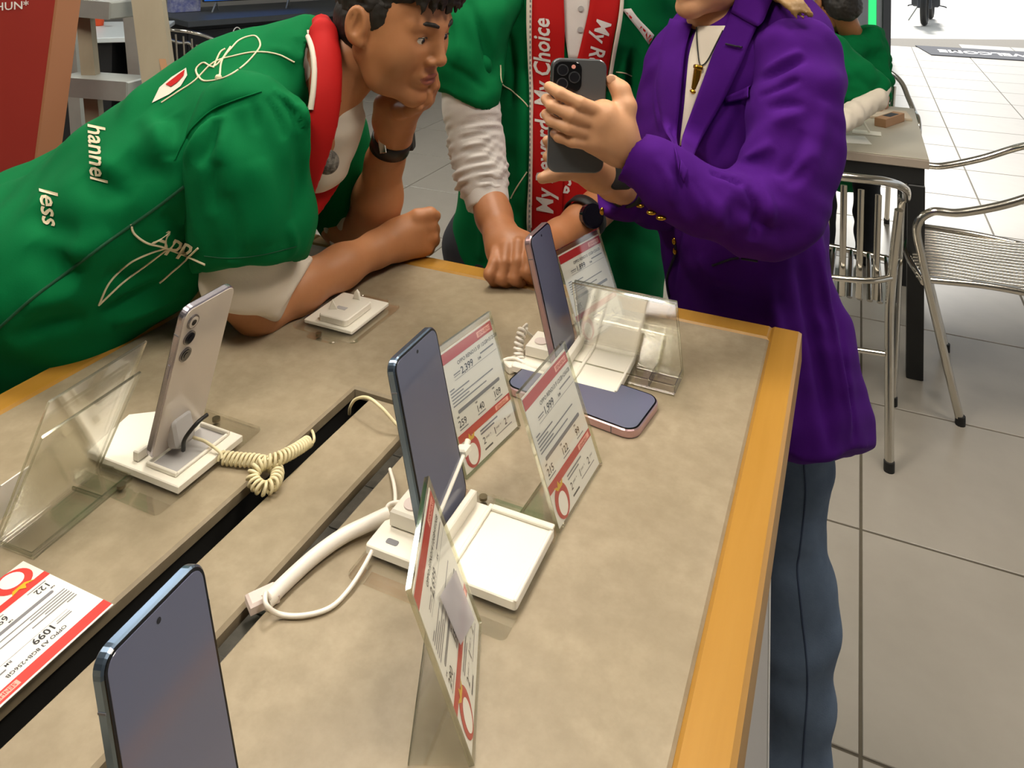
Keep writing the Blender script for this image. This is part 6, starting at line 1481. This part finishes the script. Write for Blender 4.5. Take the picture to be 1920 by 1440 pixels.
for k, (x, y, lab) in enumerate(((440, 84, 'red paper bag nearest the far silver chair'), (468, 80, 'red paper bag in the middle of the row of three'), (496, 78, 'red paper bag nearest the leaning person'))):
    q = W(x, y, 6.2); e = empty('paper_bag', Matrix.Translation((q.x, q.y, 0.45)) @ Matrix.Rotation(ang + 0.1 * k, 4, 'Z'), label=lab, cat='bag', group='red paper bags')
    mb = MB(); mb.bbox((-0.052, -0.04, 0.001), (0.052, 0.04, 0.22), 0.004); part('bag_body', mb, 'bag_red', e)
    mb = MB(); mb.tube(smooth_path([(-0.03, -0.041, 0.20), (-0.028, -0.041, 0.26), (0, -0.041, 0.285), (0.028, -0.041, 0.26), (0.03, -0.041, 0.20)], 6), 0.004, 6); part('handle', mb, 'print_white', e)
q = W(468, 90, 6.2); mb = MB(); mb.bbox((-0.22, -0.14, 0.0), (0.22, 0.10, 0.45), 0.004); part('low_bench', mb, 'carcass_black', None, Matrix.Translation((q.x, q.y + 0.05, 0)) @ Matrix.Rotation(ang, 4, 'Z'), label='low black bench carrying the red paper bags', cat='bench')
q = G(126, 340, 0.0); 

# ---- right background: shopfront post, welcome mat, motorcycle
e = empty('shopfront_post', base_at((W(1655, 60, 9.9).x, 9.9, 0)), label='grey shopfront post with a bright green light strip', cat='post')
x0 = W(1655, 60, 9.9).x
mb = MB(); mb.bbox((x0 - 0.10, 9.85, 0), (x0 - 0.03, 9.98, CEIL), 0.004); part('post', mb, 'frame_grey', e, world=True)
mb = MB(); mb.bbox((x0 - 0.029, 9.83, 0), (x0 + 0.07, 9.98, CEIL), 0.004); part('door_frame', mb, 'frame_dark', e, world=True)
mb = MB(); mb.bbox((x0 - 0.20, 9.84, 0), (x0 - 0.11, 9.98, CEIL), 0.004); part('light_strip', mb, 'green_light', e, world=True)
mb = MB(); mb.bbox((x0 - 0.42, 9.84, 0.0), (x0 - 0.21, 9.98, CEIL), 0.004); ps = part('poster_board', mb, 'frame_grey', e, world=True)
for k in range(6):
    mb = MB(); mb.box((x0 - 0.34, 9.836, 0.92 + .085 * k), (x0 - 0.25, 9.8395, 0.92 + .085 * k + .055)); part('poster_block', mb, 'print_red' if k % 2 else 'print_white', ps, world=True)
mb = MB(); mb.cyl((x0 + 0.02, 9.82, 0.90), (x0 + 0.02, 9.82, 1.20), 0.014, 10); part('door_handle', mb, 'aluminium', e, world=True)
m0 = G(1737, 95, 0.0); m1 = G(1920, 106, 0.0); dv = m1 - m0; ma = math.atan2(dv.y, dv.x)
e = empty('door_mat', Matrix.Translation((m0.x, m0.y, 0.0)) @ Matrix.Rotation(ma, 4, 'Z'), label='grey door mat with white letters on the bright floor', cat='door mat')
mb = MB(); mb.prism([(-0.10, 0.42), (0.02, -0.42), (2.4, -0.42), (2.4, 0.42)], 0.0005, 0.010, 0.002); part('mat', mb, 'mat_grey', e)
v, f = text2d('WELCOME', 1.0, 0.03); mb = MB(); mb.add([(1.18 - x * 0.215, 0.12 - y * 0.34, 0.0106) for (x, y) in v], f); part('lettering', mb, 'print_white', e)
mo = G(1733, 46, 0.0)
e = empty('motorcycle', Matrix.Translation((mo.x, mo.y, -0.022)) @ Matrix.Rotation(-0.56, 4, 'Z'), label='dark motorcycle parked outside, seen from the front', cat='motorcycle')
def ring(R, r, n=28, m=10):
    mb = MB(); mb.tube([(0, R * math.cos(2 * math.pi * k / n), R * math.sin(2 * math.pi * k / n) + R + r) for k in range(n)], r, m, closed=True); return mb
part('front_tyre', ring(0.245, 0.052), 'rubber_black', e); mb = MB(); mb.tube([(0, 0.205 * math.cos(2 * math.pi * k / 24), 0.205 * math.sin(2 * math.pi * k / 24) + 0.297) for k in range(24)], 0.018, 8, closed=True); part('front_rim', mb, 'aluminium_dull', e)
part('rear_tyre', ring(0.245, 0.055), 'rubber_black', e, mtx((0, 1.25, 0)))
for s in (-1, 1):
    mb = MB(); mb.tube([(s * .085, -.02, .297), (s * .09, .06, .62), (s * .09, .16, 1.0)], 0.024, 10); part('fork_leg', mb, 'frame_dark', e)
    mb = MB(); mb.tube(smooth_path([(s * .02, .18, 1.02), (s * .20, .20, 1.06), (s * .36, .28, 1.03)], 5), 0.013, 8); part('handlebar', mb, 'rubber_black', e)
    mb = MB(); mb.tube(smooth_path([(s * .12, .55, .32), (s * .26, .50, .30), (s * .30, .50, .28)], 4), 0.012, 8); part('foot_peg', mb, 'frame_dark', e)
    mb = MB(); mb.bbox((s * .16 - .055, .20, .30), (s * .16 + .055, .34, .74), 0.03); part('leg_shield', mb, 'frame_dark', e)
mb = MB(); mb.prism(roundrect(0.13, 0.50, 0.05, 5, 0, 0.0), 0.0, 0.02, 0.006, M=mtx((0, 0.0, 0.62), 0, -0.35)); part('mudguard', mb, 'frame_dark', e)
mb = MB(); mb.bbox((-.14, .30, .36), (.14, 1.15, .74), 0.05); part('engine_body', mb, 'frame_dark', e)
mb = MB(); mb.bbox((-.13, .55, .742), (.13, 1.30, .83), 0.03); part('seat', mb, 'rubber_black', e)
mb = MB(); mb.sphere((0, .08, .98), (.10, .07, .11), 16, 10); part('headlight', mb, 'aluminium', e)
mb = MB(); mb.tube([(-.14, .70, .30), (-.30, .62, .012)], 0.012, 8); part('side_stand', mb, 'aluminium_dull', e)
